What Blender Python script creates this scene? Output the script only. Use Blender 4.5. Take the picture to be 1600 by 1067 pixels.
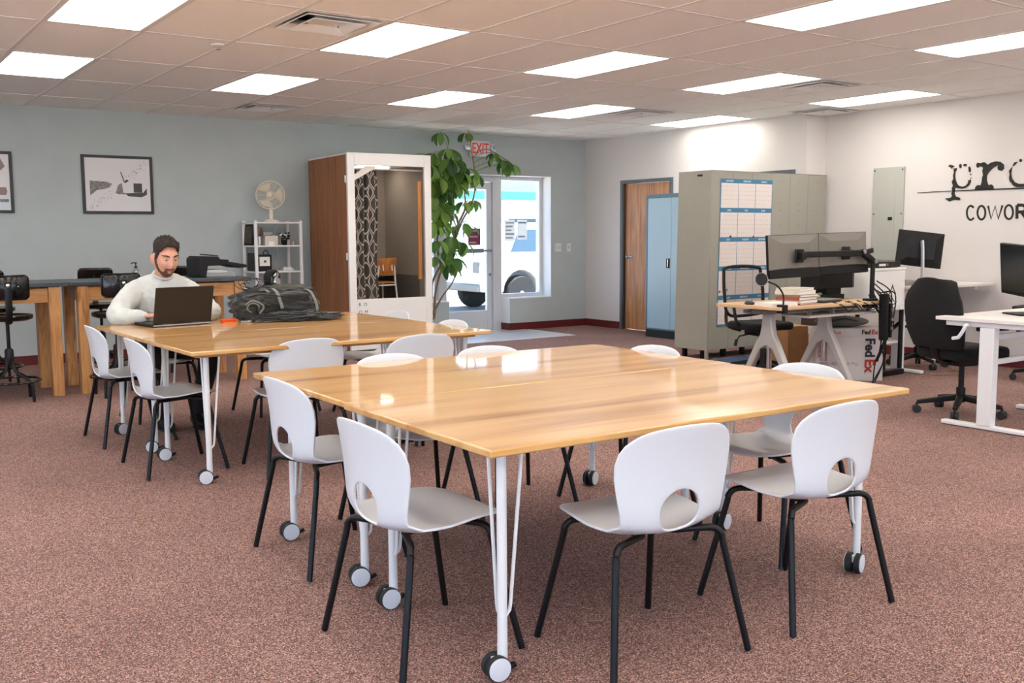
import bpy, bmesh, math, random
from mathutils import Vector, Matrix, Euler
random.seed(11)
for _o in list(bpy.data.objects):
    bpy.data.objects.remove(_o)
S = bpy.context.scene
COL = S.collection
PI = math.pi
R = math.radians
# ---------------------------------------------------------------- camera
cam = bpy.data.cameras.new('camera')
cam.sensor_width = 36
cam.lens = 36 * 1556.83 / 1600
cam.clip_start = .05
cam.clip_end = 300
camo = bpy.data.objects.new('camera', cam)
COL.objects.link(camo)
_r, _u, _f = Vector((.818507, -.574471, -.005392)), Vector((.0656, .084135, .994293)), Vector((.570739, .814189, -.10655))
_m = Matrix((_r, _u, -_f)).transposed().to_4x4()
_m.translation = Vector((0, 0, 1.331))
camo.matrix_world = _m
S.camera = camo
# ---------------------------------------------------------------- sky, sun, exposure
W = bpy.data.worlds.new('world')
S.world = W
W.use_nodes = True
_n = W.node_tree
_sky = _n.nodes.new('ShaderNodeTexSky')
_sky.sky_type = 'HOSEK_WILKIE'
_sky.turbidity = 4.0
_sky.ground_albedo = .4
_sky.sun_direction = Vector((.35, -.15, .92)).normalized()
_bg = _n.nodes['Background']
_n.links.new(_sky.outputs[0], _bg.inputs[0])
_bg.inputs[1].default_value = 12.0
sun = bpy.data.lights.new('sun', 'SUN')
sun.energy = 20.0
sun.angle = .02
sun.color = (1, .96, .9)
suno = bpy.data.objects.new('sun', sun)
suno.rotation_euler = Vector((-.35, .15, -.92)).to_track_quat('-Z', 'Y').to_euler()
COL.objects.link(suno)
S.view_settings.view_transform = 'Standard'
S.view_settings.look = 'None'
S.view_settings.gamma = 1
S.view_settings.use_curve_mapping = False
S.view_settings.exposure = 0.52
PANEL = 6.4            # emission of the ceiling light panels


# ---------------------------------------------------------------- helpers
def lin(c):
    return tuple((v / 12.92 if v <= .04045 else ((v + .055) / 1.055) ** 2.4) for v in (x / 255 for x in c)) + (1,)


MATS = {}


def mat(name, col=(200, 200, 200), rough=.5, metal=0, var=0, vscale=20, bump=0, bscale=60, coat=0, spec=.5, trans=0, emit=0, sheen=0, stretch=None, alpha=1):
    if name in MATS:
        return MATS[name]
    m = bpy.data.materials.new(name)
    m.use_nodes = True
    nt = m.node_tree
    b = nt.nodes['Principled BSDF']
    b.inputs['Base Color'].default_value = lin(col)
    b.inputs['Roughness'].default_value = rough
    b.inputs['Metallic'].default_value = metal
    b.inputs['Specular IOR Level'].default_value = spec
    b.inputs['Coat Weight'].default_value = coat
    b.inputs['Coat Roughness'].default_value = .05
    b.inputs['Transmission Weight'].default_value = trans
    b.inputs['Sheen Weight'].default_value = sheen
    b.inputs['Alpha'].default_value = alpha
    if emit:
        b.inputs['Emission Color'].default_value = lin(col)
        b.inputs['Emission Strength'].default_value = emit
    if var or bump:
        tc = nt.nodes.new('ShaderNodeTexCoord')
        src = tc.outputs['Object']
        if stretch:
            mp = nt.nodes.new('ShaderNodeMapping')
            mp.inputs['Scale'].default_value = stretch
            nt.links.new(src, mp.inputs[0])
            src = mp.outputs[0]
    if var:
        nz = nt.nodes.new('ShaderNodeTexNoise')
        nz.inputs['Scale'].default_value = vscale
        nz.inputs['Detail'].default_value = 4
        nt.links.new(src, nz.inputs['Vector'])
        rp = nt.nodes.new('ShaderNodeValToRGB')
        c = lin(col)
        rp.color_ramp.elements[0].position = .3
        rp.color_ramp.elements[1].position = .7
        rp.color_ramp.elements[0].color = tuple(max(0, v * (1 - var)) for v in c[:3]) + (1,)
        rp.color_ramp.elements[1].color = tuple(min(1, v * (1 + var)) for v in c[:3]) + (1,)
        nt.links.new(nz.outputs['Fac'], rp.inputs[0])
        nt.links.new(rp.outputs[0], b.inputs['Base Color'])
    if bump:
        n2 = nt.nodes.new('ShaderNodeTexNoise')
        n2.inputs['Scale'].default_value = bscale
        n2.inputs['Detail'].default_value = 3
        nt.links.new(src, n2.inputs['Vector'])
        bp = nt.nodes.new('ShaderNodeBump')
        bp.inputs['Strength'].default_value = bump
        bp.inputs['Distance'].default_value = .01
        nt.links.new(n2.outputs['Fac'], bp.inputs['Height'])
        nt.links.new(bp.outputs[0], b.inputs['Normal'])
    MATS[name] = m
    return m


def wood(name, stops, scale=(1, 14, 14), nscale=1.6, dist=3.0, rough=.4, coat=0, bump=.05, waves=0, detail=6):
    """grain runs along the axis with the smallest scale"""
    m = bpy.data.materials.new(name)
    m.use_nodes = True
    nt = m.node_tree
    b = nt.nodes['Principled BSDF']
    b.inputs['Roughness'].default_value = rough
    b.inputs['Coat Weight'].default_value = coat
    b.inputs['Coat Roughness'].default_value = .045
    tc = nt.nodes.new('ShaderNodeTexCoord')
    oi = nt.nodes.new('ShaderNodeObjectInfo')
    ad = nt.nodes.new('ShaderNodeVectorMath')
    ad.operation = 'MULTIPLY_ADD'
    nt.links.new(oi.outputs['Random'], ad.inputs[0])
    ad.inputs[1].default_value = (7, 13, 5)
    nt.links.new(tc.outputs['Object'], ad.inputs[2])
    mp = nt.nodes.new('ShaderNodeMapping')
    mp.inputs['Scale'].default_value = scale
    nt.links.new(ad.outputs[0], mp.inputs[0])
    nz = nt.nodes.new('ShaderNodeTexNoise')
    nz.inputs['Scale'].default_value = nscale
    nz.inputs['Detail'].default_value = detail
    nz.inputs['Distortion'].default_value = dist
    nt.links.new(mp.outputs[0], nz.inputs['Vector'])
    rp = nt.nodes.new('ShaderNodeValToRGB')
    els = rp.color_ramp.elements
    for k, (p, c) in enumerate(stops):
        e = els[k] if k < 2 else els.new(p)
        e.position = p
        e.color = lin(c)
    nt.links.new(nz.outputs['Fac'], rp.inputs[0])
    nt.links.new(rp.outputs[0], b.inputs['Base Color'])
    bp = nt.nodes.new('ShaderNodeBump')
    bp.inputs['Strength'].default_value = bump
    bp.inputs['Distance'].default_value = .004
    if waves:
        n2 = nt.nodes.new('ShaderNodeTexNoise')
        n2.inputs['Scale'].default_value = waves
        n2.inputs['Detail'].default_value = .5
        mp2 = nt.nodes.new('ShaderNodeMapping')
        mp2.inputs['Scale'].default_value = (.35, 1.6, 1)
        nt.links.new(tc.outputs['Object'], mp2.inputs[0])
        nt.links.new(mp2.outputs[0], n2.inputs['Vector'])
        nt.links.new(n2.outputs['Fac'], bp.inputs['Height'])
        nt.links.new(bp.outputs[0], b.inputs['Coat Normal'])
        nt.links.new(bp.outputs[0], b.inputs['Normal'])
    else:
        nt.links.new(nz.outputs['Fac'], bp.inputs['Height'])
        nt.links.new(bp.outputs[0], b.inputs['Normal'])
    MATS[name] = m
    return m


class MB:
    """collects shapes into one mesh"""
    def __init__(s):
        s.bm = bmesh.new()

    def _add(s, vs, fs, M=None):
        bv = [s.bm.verts.new(M @ Vector(v) if M is not None else v) for v in vs]
        for f in fs:
            try:
                s.bm.faces.new([bv[i] for i in f])
            except ValueError:
                pass
        return s

    def bx(s, x0, x1, y0, y1, z0, z1, M=None):
        v = [(x0, y0, z0), (x1, y0, z0), (x1, y1, z0), (x0, y1, z0), (x0, y0, z1), (x1, y0, z1), (x1, y1, z1), (x0, y1, z1)]
        return s._add(v, [(0, 3, 2, 1), (4, 5, 6, 7), (0, 1, 5, 4), (1, 2, 6, 5), (2, 3, 7, 6), (3, 0, 4, 7)], M)

    def box(s, c, d, rot=(0, 0, 0)):
        M = Matrix.Translation(c) @ Euler(rot).to_matrix().to_4x4()
        return s.bx(-d[0] / 2, d[0] / 2, -d[1] / 2, d[1] / 2, -d[2] / 2, d[2] / 2, M)

    def bar(s, a, b, w, h, up=(0, 0, 1), w2=None, h2=None):
        """box-section bar from a to b"""
        a, b = Vector(a), Vector(b)
        d = (b - a).normalized()
        u = Vector(up)
        if abs(d.dot(u)) > .99:
            u = Vector((0, 1, 0))
        x = d.cross(u).normalized()
        y = x.cross(d)
        w2 = w if w2 is None else w2
        h2 = h if h2 is None else h2
        v = []
        for p, ww, hh in ((a, w, h), (b, w2, h2)):
            for sx, sy in ((-1, -1), (1, -1), (1, 1), (-1, 1)):
                v.append(p + x * sx * ww / 2 + y * sy * hh / 2)
        return s._add(v, [(0, 3, 2, 1), (4, 5, 6, 7), (0, 1, 5, 4), (1, 2, 6, 5), (2, 3, 7, 6), (3, 0, 4, 7)])

    def cyl(s, a, b, r, r2=None, n=14):
        return s.tube([a, b], r, n, radii=[r, r if r2 is None else r2])

    def tube(s, pts, r=.01, n=8, closed=False, radii=None, flat=1):
        P = [Vector(p) for p in pts]
        k = len(P)
        radii = radii or [r] * k
        T = []
        for i in range(k):
            if closed:
                t = P[(i + 1) % k] - P[i - 1]
            else:
                t = P[min(i + 1, k - 1)] - P[max(i - 1, 0)]
            T.append(t.normalized() if t.length > 1e-9 else Vector((0, 0, 1)))
        u = Vector((0, 0, 1)) if abs(T[0].z) < .9 else Vector((1, 0, 0))
        N = (u - T[0] * u.dot(T[0])).normalized()
        vs = []
        for i in range(k):
            if i:
                N = N - T[i] * N.dot(T[i])
                N = N.normalized() if N.length > 1e-6 else T[i].orthogonal().normalized()
            Bn = T[i].cross(N)
            for j in range(n):
                a = 2 * PI * j / n
                vs.append(P[i] + (N * math.cos(a) * flat + Bn * math.sin(a)) * radii[i])
        fs = []
        for i in range(k if closed else k - 1):
            for j in range(n):
                a, b2 = i * n, ((i + 1) % k) * n
                fs.append((a + j, a + (j + 1) % n, b2 + (j + 1) % n, b2 + j))
        if not closed:
            fs.append(tuple(range(n - 1, -1, -1)))
            fs.append(tuple((k - 1) * n + j for j in range(n)))
        return s._add(vs, fs)

    def lathe(s, prof, n=24, M=None, close=True):
        vs, fs = [], []
        k = len(prof)
        for r, z in prof:
            for j in range(n):
                a = 2 * PI * j / n
                vs.append((r * math.cos(a), r * math.sin(a), z))
        for i in range(k - 1):
            for j in range(n):
                fs.append((i * n + j, i * n + (j + 1) % n, (i + 1) * n + (j + 1) % n, (i + 1) * n + j))
        if close:
            fs.append(tuple(range(n - 1, -1, -1)))
            fs.append(tuple((k - 1) * n + j for j in range(n)))
        return s._add(vs, fs, M)

    def prism(s, poly, lo, hi, M=None):
        """2D polygon in local XY raised from z=lo to z=hi"""
        k = len(poly)
        vs = [(x, y, lo) for x, y in poly] + [(x, y, hi) for x, y in poly]
        fs = [tuple(range(k - 1, -1, -1)), tuple(range(k, 2 * k))] + [(i, (i + 1) % k, k + (i + 1) % k, k + i) for i in range(k)]
        return s._add(vs, fs, M)

    def sph(s, c, r, nu=16, nv=10, M=None):
        if not hasattr(r, '__len__'):
            r = (r, r, r)
        vs = [(c[0], c[1], c[2] + r[2])]
        for i in range(1, nv):
            t = PI * i / nv
            for j in range(nu):
                a = 2 * PI * j / nu
                vs.append((c[0] + r[0] * math.sin(t) * math.cos(a), c[1] + r[1] * math.sin(t) * math.sin(a), c[2] + r[2] * math.cos(t)))
        vs.append((c[0], c[1], c[2] - r[2]))
        fs = [(0, 1 + j, 1 + (j + 1) % nu) for j in range(nu)]
        for i in range(nv - 2):
            for j in range(nu):
                a = 1 + i * nu
                fs.append((a + j, a + nu + j, a + nu + (j + 1) % nu, a + (j + 1) % nu))
        e = len(vs) - 1
        a = 1 + (nv - 2) * nu
        fs += [(e, a + (j + 1) % nu, a + j) for j in range(nu)]
        return s._add(vs, fs, M)

    def grid(s, fn, nu, nv, cu=False):
        vs = [fn(i / (nu if cu else nu - 1), j / (nv - 1)) for j in range(nv) for i in range(nu)]
        fs = []
        for j in range(nv - 1):
            for i in range(nu if cu else nu - 1):
                i2 = (i + 1) % nu
                fs.append((j * nu + i, j * nu + i2, (j + 1) * nu + i2, (j + 1) * nu + i))
        return s._add(vs, fs)

    def build(s, name, m, parent=None, smooth=38, bevel=0, solid=0, sub=0, loc=None, rot=None, seg=2, off=0, recalc=True):
        bm = s.bm
        if recalc:
            bmesh.ops.recalc_face_normals(bm, faces=bm.faces)
        if smooth:
            lim = R(smooth)
            for f in bm.faces:
                f.smooth = True
            for e in bm.edges:
                e.smooth = not (len(e.link_faces) == 2 and e.calc_face_angle(0) > lim)
        me = bpy.data.meshes.new(name)
        bm.to_mesh(me)
        bm.free()
        o = bpy.data.objects.new(name, me)
        COL.objects.link(o)
        if m:
            for q in (m if isinstance(m, (list, tuple)) else [m]):
                me.materials.append(MATS[q] if isinstance(q, str) else q)
        if parent is not None:
            o.parent = parent
        if loc:
            o.location = loc
        if rot:
            o.rotation_euler = rot
        if solid:
            q = o.modifiers.new('solid', 'SOLIDIFY')
            q.thickness = solid
            q.offset = off
        if bevel:
            q = o.modifiers.new('bevel', 'BEVEL')
            q.width = bevel
            q.segments = seg
            q.limit_method = 'ANGLE'
            q.angle_limit = R(40)
        if sub:
            q = o.modifiers.new('sub', 'SUBSURF')
            q.levels = q.render_levels = sub
        return o


def tag(o, label, cat, group=None):
    o['label'] = label
    o['category'] = cat
    if group:
        o['group'] = group
    return o


def thing(name, label, cat, loc=(0, 0, 0), rz=0, group=None):
    o = bpy.data.objects.new(name, None)
    o.empty_display_size = .1
    COL.objects.link(o)
    o.location = loc
    o.rotation_euler = (0, 0, rz)
    return tag(o, label, cat, group)


def struct(o):
    o['kind'] = 'structure'
    return o


def dup(root, loc=None, rz=None, label=None, group=None):
    kids = [x for x in COL.objects if x.parent is root]
    c = root.copy()
    COL.objects.link(c)
    if loc is not None:
        c.location = loc
    if rz is not None:
        c.rotation_euler = (0, 0, rz)
    if label:
        c['label'] = label
    if group:
        c['group'] = group
    for k in kids:
        q = dup(k)
        q.parent = c
    return c


def arc(cx, cy, r, a0, a1, n):
    return [(cx + r * math.cos(R(a0 + (a1 - a0) * i / n)), cy + r * math.sin(R(a0 + (a1 - a0) * i / n))) for i in range(n + 1)]


def rrect(x0, x1, y0, y1, r, n=4):
    return arc(x1 - r, y1 - r, r, 0, 90, n) + arc(x0 + r, y1 - r, r, 90, 180, n) + arc(x0 + r, y0 + r, r, 180, 270, n) + arc(x1 - r, y0 + r, r, 270, 360, n)


def spline(pts, n=6):
    """Catmull-Rom through pts"""
    P = [Vector(p) for p in pts]
    out = []
    for i in range(len(P) - 1):
        p0, p1, p2, p3 = P[max(i - 1, 0)], P[i], P[i + 1], P[min(i + 2, len(P) - 1)]
        for k in range(n):
            t = k / n
            out.append(.5 * ((2 * p1) + (p2 - p0) * t + (2 * p0 - 5 * p1 + 4 * p2 - p3) * t * t + (3 * p1 - p0 - 3 * p2 + p3) * t ** 3))
    out.append(P[-1])
    return out


FACE_X = Matrix(((0, 0, 1, 0), (1, 0, 0, 0), (0, 1, 0, 0), (0, 0, 0, 1)))     # local xy -> world yz, extrude along x
FACE_Y = Matrix(((1, 0, 0, 0), (0, 0, 1, 0), (0, 1, 0, 0), (0, 0, 0, 1)))     # local xy -> world xz, extrude along y


def text(body, size, parent, m, loc, rot, name='lettering', ext=.001, sx=1, align='LEFT', bold=0):
    cu = bpy.data.curves.new(name, 'FONT')
    cu.body = body
    cu.size = size
    cu.extrude = ext
    cu.offset = bold
    cu.align_x = align
    cu.resolution_u = 3
    t = bpy.data.objects.new(name, cu)
    COL.objects.link(t)
    dg = bpy.context.evaluated_depsgraph_get()
    me = bpy.data.meshes.new_from_object(t.evaluated_get(dg))
    bpy.data.objects.remove(t)
    me.materials.clear()
    me.materials.append(MATS[m])
    o = bpy.data.objects.new(name, me)
    COL.objects.link(o)
    o.parent = parent
    o.location = loc
    o.rotation_euler = rot
    o.scale = (sx, 1, 1)
    return o


# ---------------------------------------------------------------- materials
mat('wall_blue', (178, 187, 188), .75, var=.03, vscale=3, bump=.03, bscale=140)
mat('wall_white', (214, 208, 204), .8, var=.02, vscale=2, bump=.03, bscale=140)
mat('reveal_white', (236, 236, 236), .6)
mat('base_red', (96, 26, 28), .5)
mat('tile_ceiling', (246, 244, 240), .9, var=.05, vscale=90, bump=.25, bscale=160)
mat('tbar', (226, 222, 217), .5)
mat('white_paint', (232, 230, 227), .4)
mat('white_metal', (228, 227, 226), .35)
mat('white_plastic', (216, 218, 221), .34, spec=.45)
mat('black_metal', (9, 9, 10), .42, spec=.35)
mat('black_plastic', (9, 9, 10), .5, spec=.35)
mat('black_gloss', (14, 13, 13), .16)
mat('black_fabric', (13, 13, 14), .95, bump=.2, bscale=400)
mat('dark_grey', (52, 52, 53), .5)
mat('mid_grey', (120, 118, 114), .5)
mat('chrome', (205, 205, 206), .18, metal=1)
mat('steel', (168, 168, 168), .32, metal=1)
mat('aluminium', (196, 198, 202), .38, metal=.7)
mat('frame_alu', (214, 217, 222), .45, metal=.2)
mat('paper', (235, 231, 226), .7)
mat('rubber', (32, 34, 34), .7)
mat('caster_white', (214, 216, 220), .4)
mat('olive_metal', (154, 151, 140), .42, var=.03, vscale=2)
mat('panel_grey', (176, 177, 168), .5)
mat('bronze', (60, 53, 47), .45)
mat('diffuser', (255, 250, 242), .6, emit=PANEL)
glass = mat('glass', (255, 255, 255), .02, trans=1, spec=.5)
glass.node_tree.nodes['Principled BSDF'].inputs['IOR'].default_value = 1.04
bg = mat('booth_glass', (255, 252, 248), .02, trans=1)
bg.node_tree.nodes['Principled BSDF'].inputs['IOR'].default_value = 1.06
mat('red', (190, 40, 28), .5)
mat('orange', (214, 128, 38), .6)
mat('card', (170, 122, 78), .8, var=.06, vscale=8)
wood('table_wood', [(.27, (150, 98, 46)), (.38, (190, 136, 70)), (.5, (210, 160, 94)), (.62, (216, 168, 104)), (.78, (204, 152, 86))], scale=(.42, 5, 5), nscale=1.6, dist=.1, rough=.35, coat=.8, bump=.004, waves=4, detail=3)
wood('table_edge', [(.3, (168, 104, 40)), (.7, (206, 142, 70))], scale=(1, 10, 10), rough=.25, coat=.6)
wood('pine', [(.25, (128, 78, 36)), (.45, (186, 130, 76)), (.6, (205, 150, 92)), (.8, (170, 112, 60))], scale=(9, 9, .8), nscale=1.5, dist=2.5, rough=.45)
wood('pine_x', [(.25, (128, 78, 36)), (.45, (186, 130, 76)), (.6, (205, 150, 92)), (.8, (170, 112, 60))], scale=(.8, 9, 9), nscale=1.5, dist=2.5, rough=.45)
wood('booth_wood', [(.3, (122, 76, 46)), (.5, (152, 98, 60)), (.7, (174, 118, 76))], scale=(16, 16, .7), nscale=1.5, dist=1.2, rough=.5)
wood('door_wood', [(.3, (160, 104, 62)), (.55, (190, 134, 88)), (.75, (208, 156, 110))], scale=(10, 10, .7), nscale=1.4, dist=1.5, rough=.35)
wood('desk_wood', [(.3, (206, 166, 122)), (.7, (224, 188, 146))], scale=(1, 12, 12), rough=.45)
wood('plywood', [(.3, (150, 92, 44)), (.7, (186, 124, 66))], scale=(9, 9, 1), rough=.35)
# carpet: flecked dusty mauve brown
_c = mat('carpet', (140, 110, 102), .97, bump=.04, bscale=150)
_nt = _c.node_tree
_b = _nt.nodes['Principled BSDF']
_tc = _nt.nodes.new('ShaderNodeTexCoord')
_n1 = _nt.nodes.new('ShaderNodeTexVoronoi'); _n1.inputs['Scale'].default_value = 290
_n2 = _nt.nodes.new('ShaderNodeTexNoise'); _n2.inputs['Scale'].default_value = 1.1; _n2.inputs['Detail'].default_value = 3
_rp = _nt.nodes.new('ShaderNodeValToRGB')
for _k, (_p, _q) in enumerate([(.04, (64, 42, 38)), (.35, (110, 79, 72)), (.68, (142, 106, 97)), (.97, (206, 170, 156))]):
    _e = _rp.color_ramp.elements[_k] if _k < 2 else _rp.color_ramp.elements.new(_p)
    _e.position = _p; _e.color = lin(_q)
_mx = _nt.nodes.new('ShaderNodeMixRGB'); _mx.blend_type = 'MULTIPLY'; _mx.inputs[0].default_value = 1
_r2 = _nt.nodes.new('ShaderNodeValToRGB')
_r2.color_ramp.elements[0].position = .35; _r2.color_ramp.elements[0].color = (.86, .84, .84, 1)
_r2.color_ramp.elements[1].position = .65; _r2.color_ramp.elements[1].color = (1.06, 1.05, 1.05, 1)
for _a in (_n1, _n2):
    _nt.links.new(_tc.outputs['Object'], _a.inputs['Vector'])
_sp = _nt.nodes.new('ShaderNodeSeparateColor'); _nt.links.new(_n1.outputs['Color'], _sp.inputs[0]); _nt.links.new(_sp.outputs[0], _rp.inputs[0]); _nt.links.new(_n2.outputs['Fac'], _r2.inputs[0])
_nt.links.new(_rp.outputs[0], _mx.inputs[1]); _nt.links.new(_r2.outputs[0], _mx.inputs[2])
_nt.links.new(_mx.outputs[0], _b.inputs['Base Color'])

# ================================================================ THE ROOM
X0, X1, X2, Y0, YW, YJ, HC = -3.6, 9.31, 9.65, -3.93, 11.38, 7.45, 2.677
YG = 11.63                      # plane of the entrance glazing
fl = MB().bx(X0 - .2, X2 + .3, Y0 - .2, YW + .27, -.1, 0).build('floor', 'carpet', smooth=0)
struct(fl)
mat('entry_vinyl', (204, 204, 208), .3, var=.06, vscale=6)
struct(MB().bx(6.1, 8.2, 10.32, YW + .25, 0, .004).build('floor_entry_vinyl', 'entry_vinyl', smooth=0))
t = struct(MB().bx(8.195, 8.225, 10.27, 11.3, 0, .008).bx(6.1, 8.225, 10.29, 10.32, 0, .006).build('trim_1', mat('strip', (226, 226, 226), .3), smooth=0))
# back wall with the entrance opening
w = MB()
w.bx(X0 - .2, 6.05, YW, YW + .27, 0, HC + .2).bx(8.67, X2 + .3, YW, YW + .27, 0, HC + .2).bx(6.05, 8.67, YW, YW + .27, 2.146, HC + .2)
w.bx(6.05, 6.955, YW, YW + .27, 0, .44).bx(7.945, 8.67, YW, YW + .27, 0, .44)
wall_back = struct(w.build('wall_back', 'wall_blue', smooth=0))
w = MB()
e = .006
w.bx(8.67 - e, 8.67, YW + .004, YG - .02, .44, 2.146).bx(6.05, 6.05 + e, YW + .004, YG - .02, .44, 2.146).bx(6.05, 8.67, YW + .004, YG - .02, 2.146 - e, 2.146)
w.bx(6.05, 6.955, YW - .004, YG - .02, .44, .452).bx(7.94, 8.67, YW - .004, YG - .02, .44, .452)
w.bx(6.955, 6.955 + e, YW + .004, YG - .02, 0, .44).bx(7.945 - e, 7.945, YW + .004, YG - .02, .1, .44)
w.build('window_reveal', 'reveal_white', wall_back, smooth=0)
# entrance glazing : left sidelight, door, right sidelight
def frame(mb, x0, x1, z0, z1, y, wd, dp):
    mb.bx(x0, x0 + wd, y - dp / 2, y + dp / 2, z0, z1).bx(x1 - wd, x1, y - dp / 2, y + dp / 2, z0, z1)
    mb.bx(x0 + wd, x1 - wd, y - dp / 2, y + dp / 2, z0, z0 + wd).bx(x0 + wd, x1 - wd, y - dp / 2, y + dp / 2, z1 - wd, z1)
for nm, x0, x1 in (('window_1', 6.05, 6.9), ('window_2', 7.9, 8.665)):
    m_ = MB(); frame(m_, x0, x1, .45, 2.14, YG, .05, .09)
    wn = struct(m_.build(nm, 'frame_alu', bevel=.004))
    MB().bx(x0 + .045, x1 - .045, YG - .004, YG + .004, .495, 2.095).build('pane', 'glass', wn, smooth=0)
m_ = MB().bx(6.9, 6.97, YG - .06, YG + .06, .0, 2.14).bx(7.8, 7.9, YG - .06, YG + .06, 0, 2.14).bx(6.97, 7.8, YG - .06, YG + .06, 2.06, 2.14)
m_.bx(7.9, 7.95, YG - .05, YG + .02, 0, .45)
struct(m_.build('trim_2', 'frame_alu', bevel=.005))
d1 = MB()
d1.bx(6.975, 7.055, YG - .025, YG + .025, .01, 2.05).bx(7.715, 7.795, YG - .025, YG + .025, .01, 2.05).bx(7.055, 7.715, YG - .025, YG + .025, 1.96, 2.05).bx(7.055, 7.715, YG - .025, YG + .025, .01, .28)
d1 = struct(d1.build('door_1', 'frame_alu', bevel=.004))
MB().bx(7.05, 7.72, YG - .004, YG + .004, .27, 1.97).build('pane', 'glass', d1, smooth=0)
MB().bx(7.07, 7.77, YG - .085, YG - .065, 1.1, 1.125).bx(7.35, 7.62, YG - .1, YG - .06, 1.085, 1.145).bx(7.08, 7.11, YG - .07, YG - .02, 1.095, 1.13).bx(7.73, 7.76, YG - .07, YG - .02, 1.095, 1.13).build('push_bar', 'steel', d1, bevel=.004)
MB().cyl((7.755, YG - .045, .78), (7.755, YG - .02, .78), .018).build('lock_cylinder', 'chrome', d1)
# right wall : two planes with a jog, two doors
w = MB()
w.bx(X1, X1 + .34, 10.62, YW, 0, HC + .2).bx(X1, X1 + .34, 8.37, 9.58, 0, HC + .2).bx(X1, X1 + .34, YJ, 7.6, 0, HC + .2)
w.bx(X1, X1 + .34, 9.58, 10.62, 2.07, HC + .2).bx(X1, X1 + .34, 7.6, 8.37, 2.06, HC + .2)
w.bx(X2, X2 + .2, Y0 - .2, YJ, 0, HC + .2)
wall_right = struct(w.build('wall_right', 'wall_white', smooth=0))
mat('door_frame', (92, 100, 104), .4)
def wall_door(nm, y0, y1, top, leaf_mat):
    f = MB().bx(X1 - .012, X1 + .1, y1 - .045, y1, 0, top).bx(X1 - .012, X1 + .1, y0, y0 + .045, 0, top).bx(X1 - .012, X1 + .1, y0 + .045, y1 - .045, top - .045, top)
    f = struct(f.build(nm + '_frame' if 0 else ('trim_3' if nm == 'door_2' else 'trim_4'), 'door_frame', bevel=.004))
    MB().bx(X1 - .008, X1 + .1, y1 - .075, y1 - .045, 0, top - .045).bx(X1 - .008, X1 + .1, y0 + .045, y0 + .06, 0, top - .045).build('jamb', 'bronze', f, smooth=0)
    d = struct(MB().bx(X1 + .03, X1 + .072, y0 + .062, y1 - .078, .008, top - .05).build(nm, leaf_mat, smooth=0))
    h = MB().lathe([(.03, 0), (.03, .012), (.012, .02), (.012, .05)], 16, Matrix.Translation((X1 + .03, y1 - .15, 1.02)) @ Matrix.Rotation(-PI / 2, 4, 'Y'))
    h.tube([(X1 - .015, y1 - .15, 1.02), (X1 - .02, y1 - .2, 1.022), (X1 - .018, y1 - .27, 1.016)], .011, 8)
    h.build('door_handle', 'chrome', d)
    return d
wall_door('door_2', 9.58, 10.62, 2.07, 'door_wood')
wall_door('door_3', 7.6, 8.37, 2.06, 'bronze')
# walls out of view, a storefront window behind the camera
w = MB().bx(X0 - .2, X0, Y0 - .2, YW, 0, .35).bx(X0 - .2, X0, Y0 - .2, YW, 2.4, HC + .2).bx(X0 - .2, X0, Y0 - .2, -3.2, .35, 2.4).bx(X0 - .2, X0, 7.32, YW, .35, 2.4)
struct(w.build('wall_left', 'wall_blue', smooth=0))
for k in range(4):  # unseen windows added on the left to send more daylight onto the ceiling
    a = -3.2 + k * 2.63
    m_ = MB().bx(X0 - .15, X0 - .05, a, a + .05, .35, 2.4).bx(X0 - .15, X0 - .05, a + 2.58, a + 2.63, .35, 2.4).bx(X0 - .15, X0 - .05, a + .05, a + 2.58, .35, .4).bx(X0 - .15, X0 - .05, a + .05, a + 2.58, 2.35, 2.4)
    wn = struct(m_.build('window_%d' % (7 + k), 'frame_alu', bevel=.004))
    MB().bx(X0 - .104, X0 - .096, a + .045, a + 2.585, .395, 2.355).build('pane', 'glass', wn, smooth=0)
w = MB().bx(X0, X2, Y0 - .2, Y0, 0, .35).bx(X0, X2, Y0 - .2, Y0, 2.4, HC + .2).bx(X0, -3.1, Y0 - .2, Y0, .35, 2.4).bx(7.4, X2, Y0 - .2, Y0, .35, 2.4)
struct(w.build('wall_front', 'wall_white', smooth=0))
for k in range(4):
    a = -3.1 + k * 2.625
    m_ = MB(); frame(m_, a, a + 2.62, .35, 2.4, Y0 - .1, .05, .1)
    wn = struct(m_.build('window_%d' % (3 + k), 'frame_alu', bevel=.004))
    MB().bx(a + .045, a + 2.575, Y0 - .104, Y0 - .096, .395, 2.355).build('pane', 'glass', wn, smooth=0)
# baseboards
bb = MB().bx(X0, 6.05, YW - .012, YW, 0, .1).bx(6.05, 6.955, YW - .012, YW, 0, .1).bx(7.945, X1, YW - .012, YW, 0, .1).bx(7.933, 7.945, YW - .012, YG - .05, 0, .1)
struct(bb.build('baseboard_back', 'base_red', smooth=0))
bb = MB().bx(X1 - .012, X1, 10.62, YW - .012, 0, .1).bx(X1 - .012, X1, 8.37, 9.58, 0, .1).bx(X1 - .012, X1, YJ, 7.6, 0, .1).bx(X1, X2, YJ - .012, YJ, 0, .1).bx(X2 - .012, X2, Y0, YJ - .012, 0, .1)
struct(bb.build('baseboard_right', 'base_red', smooth=0))

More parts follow.
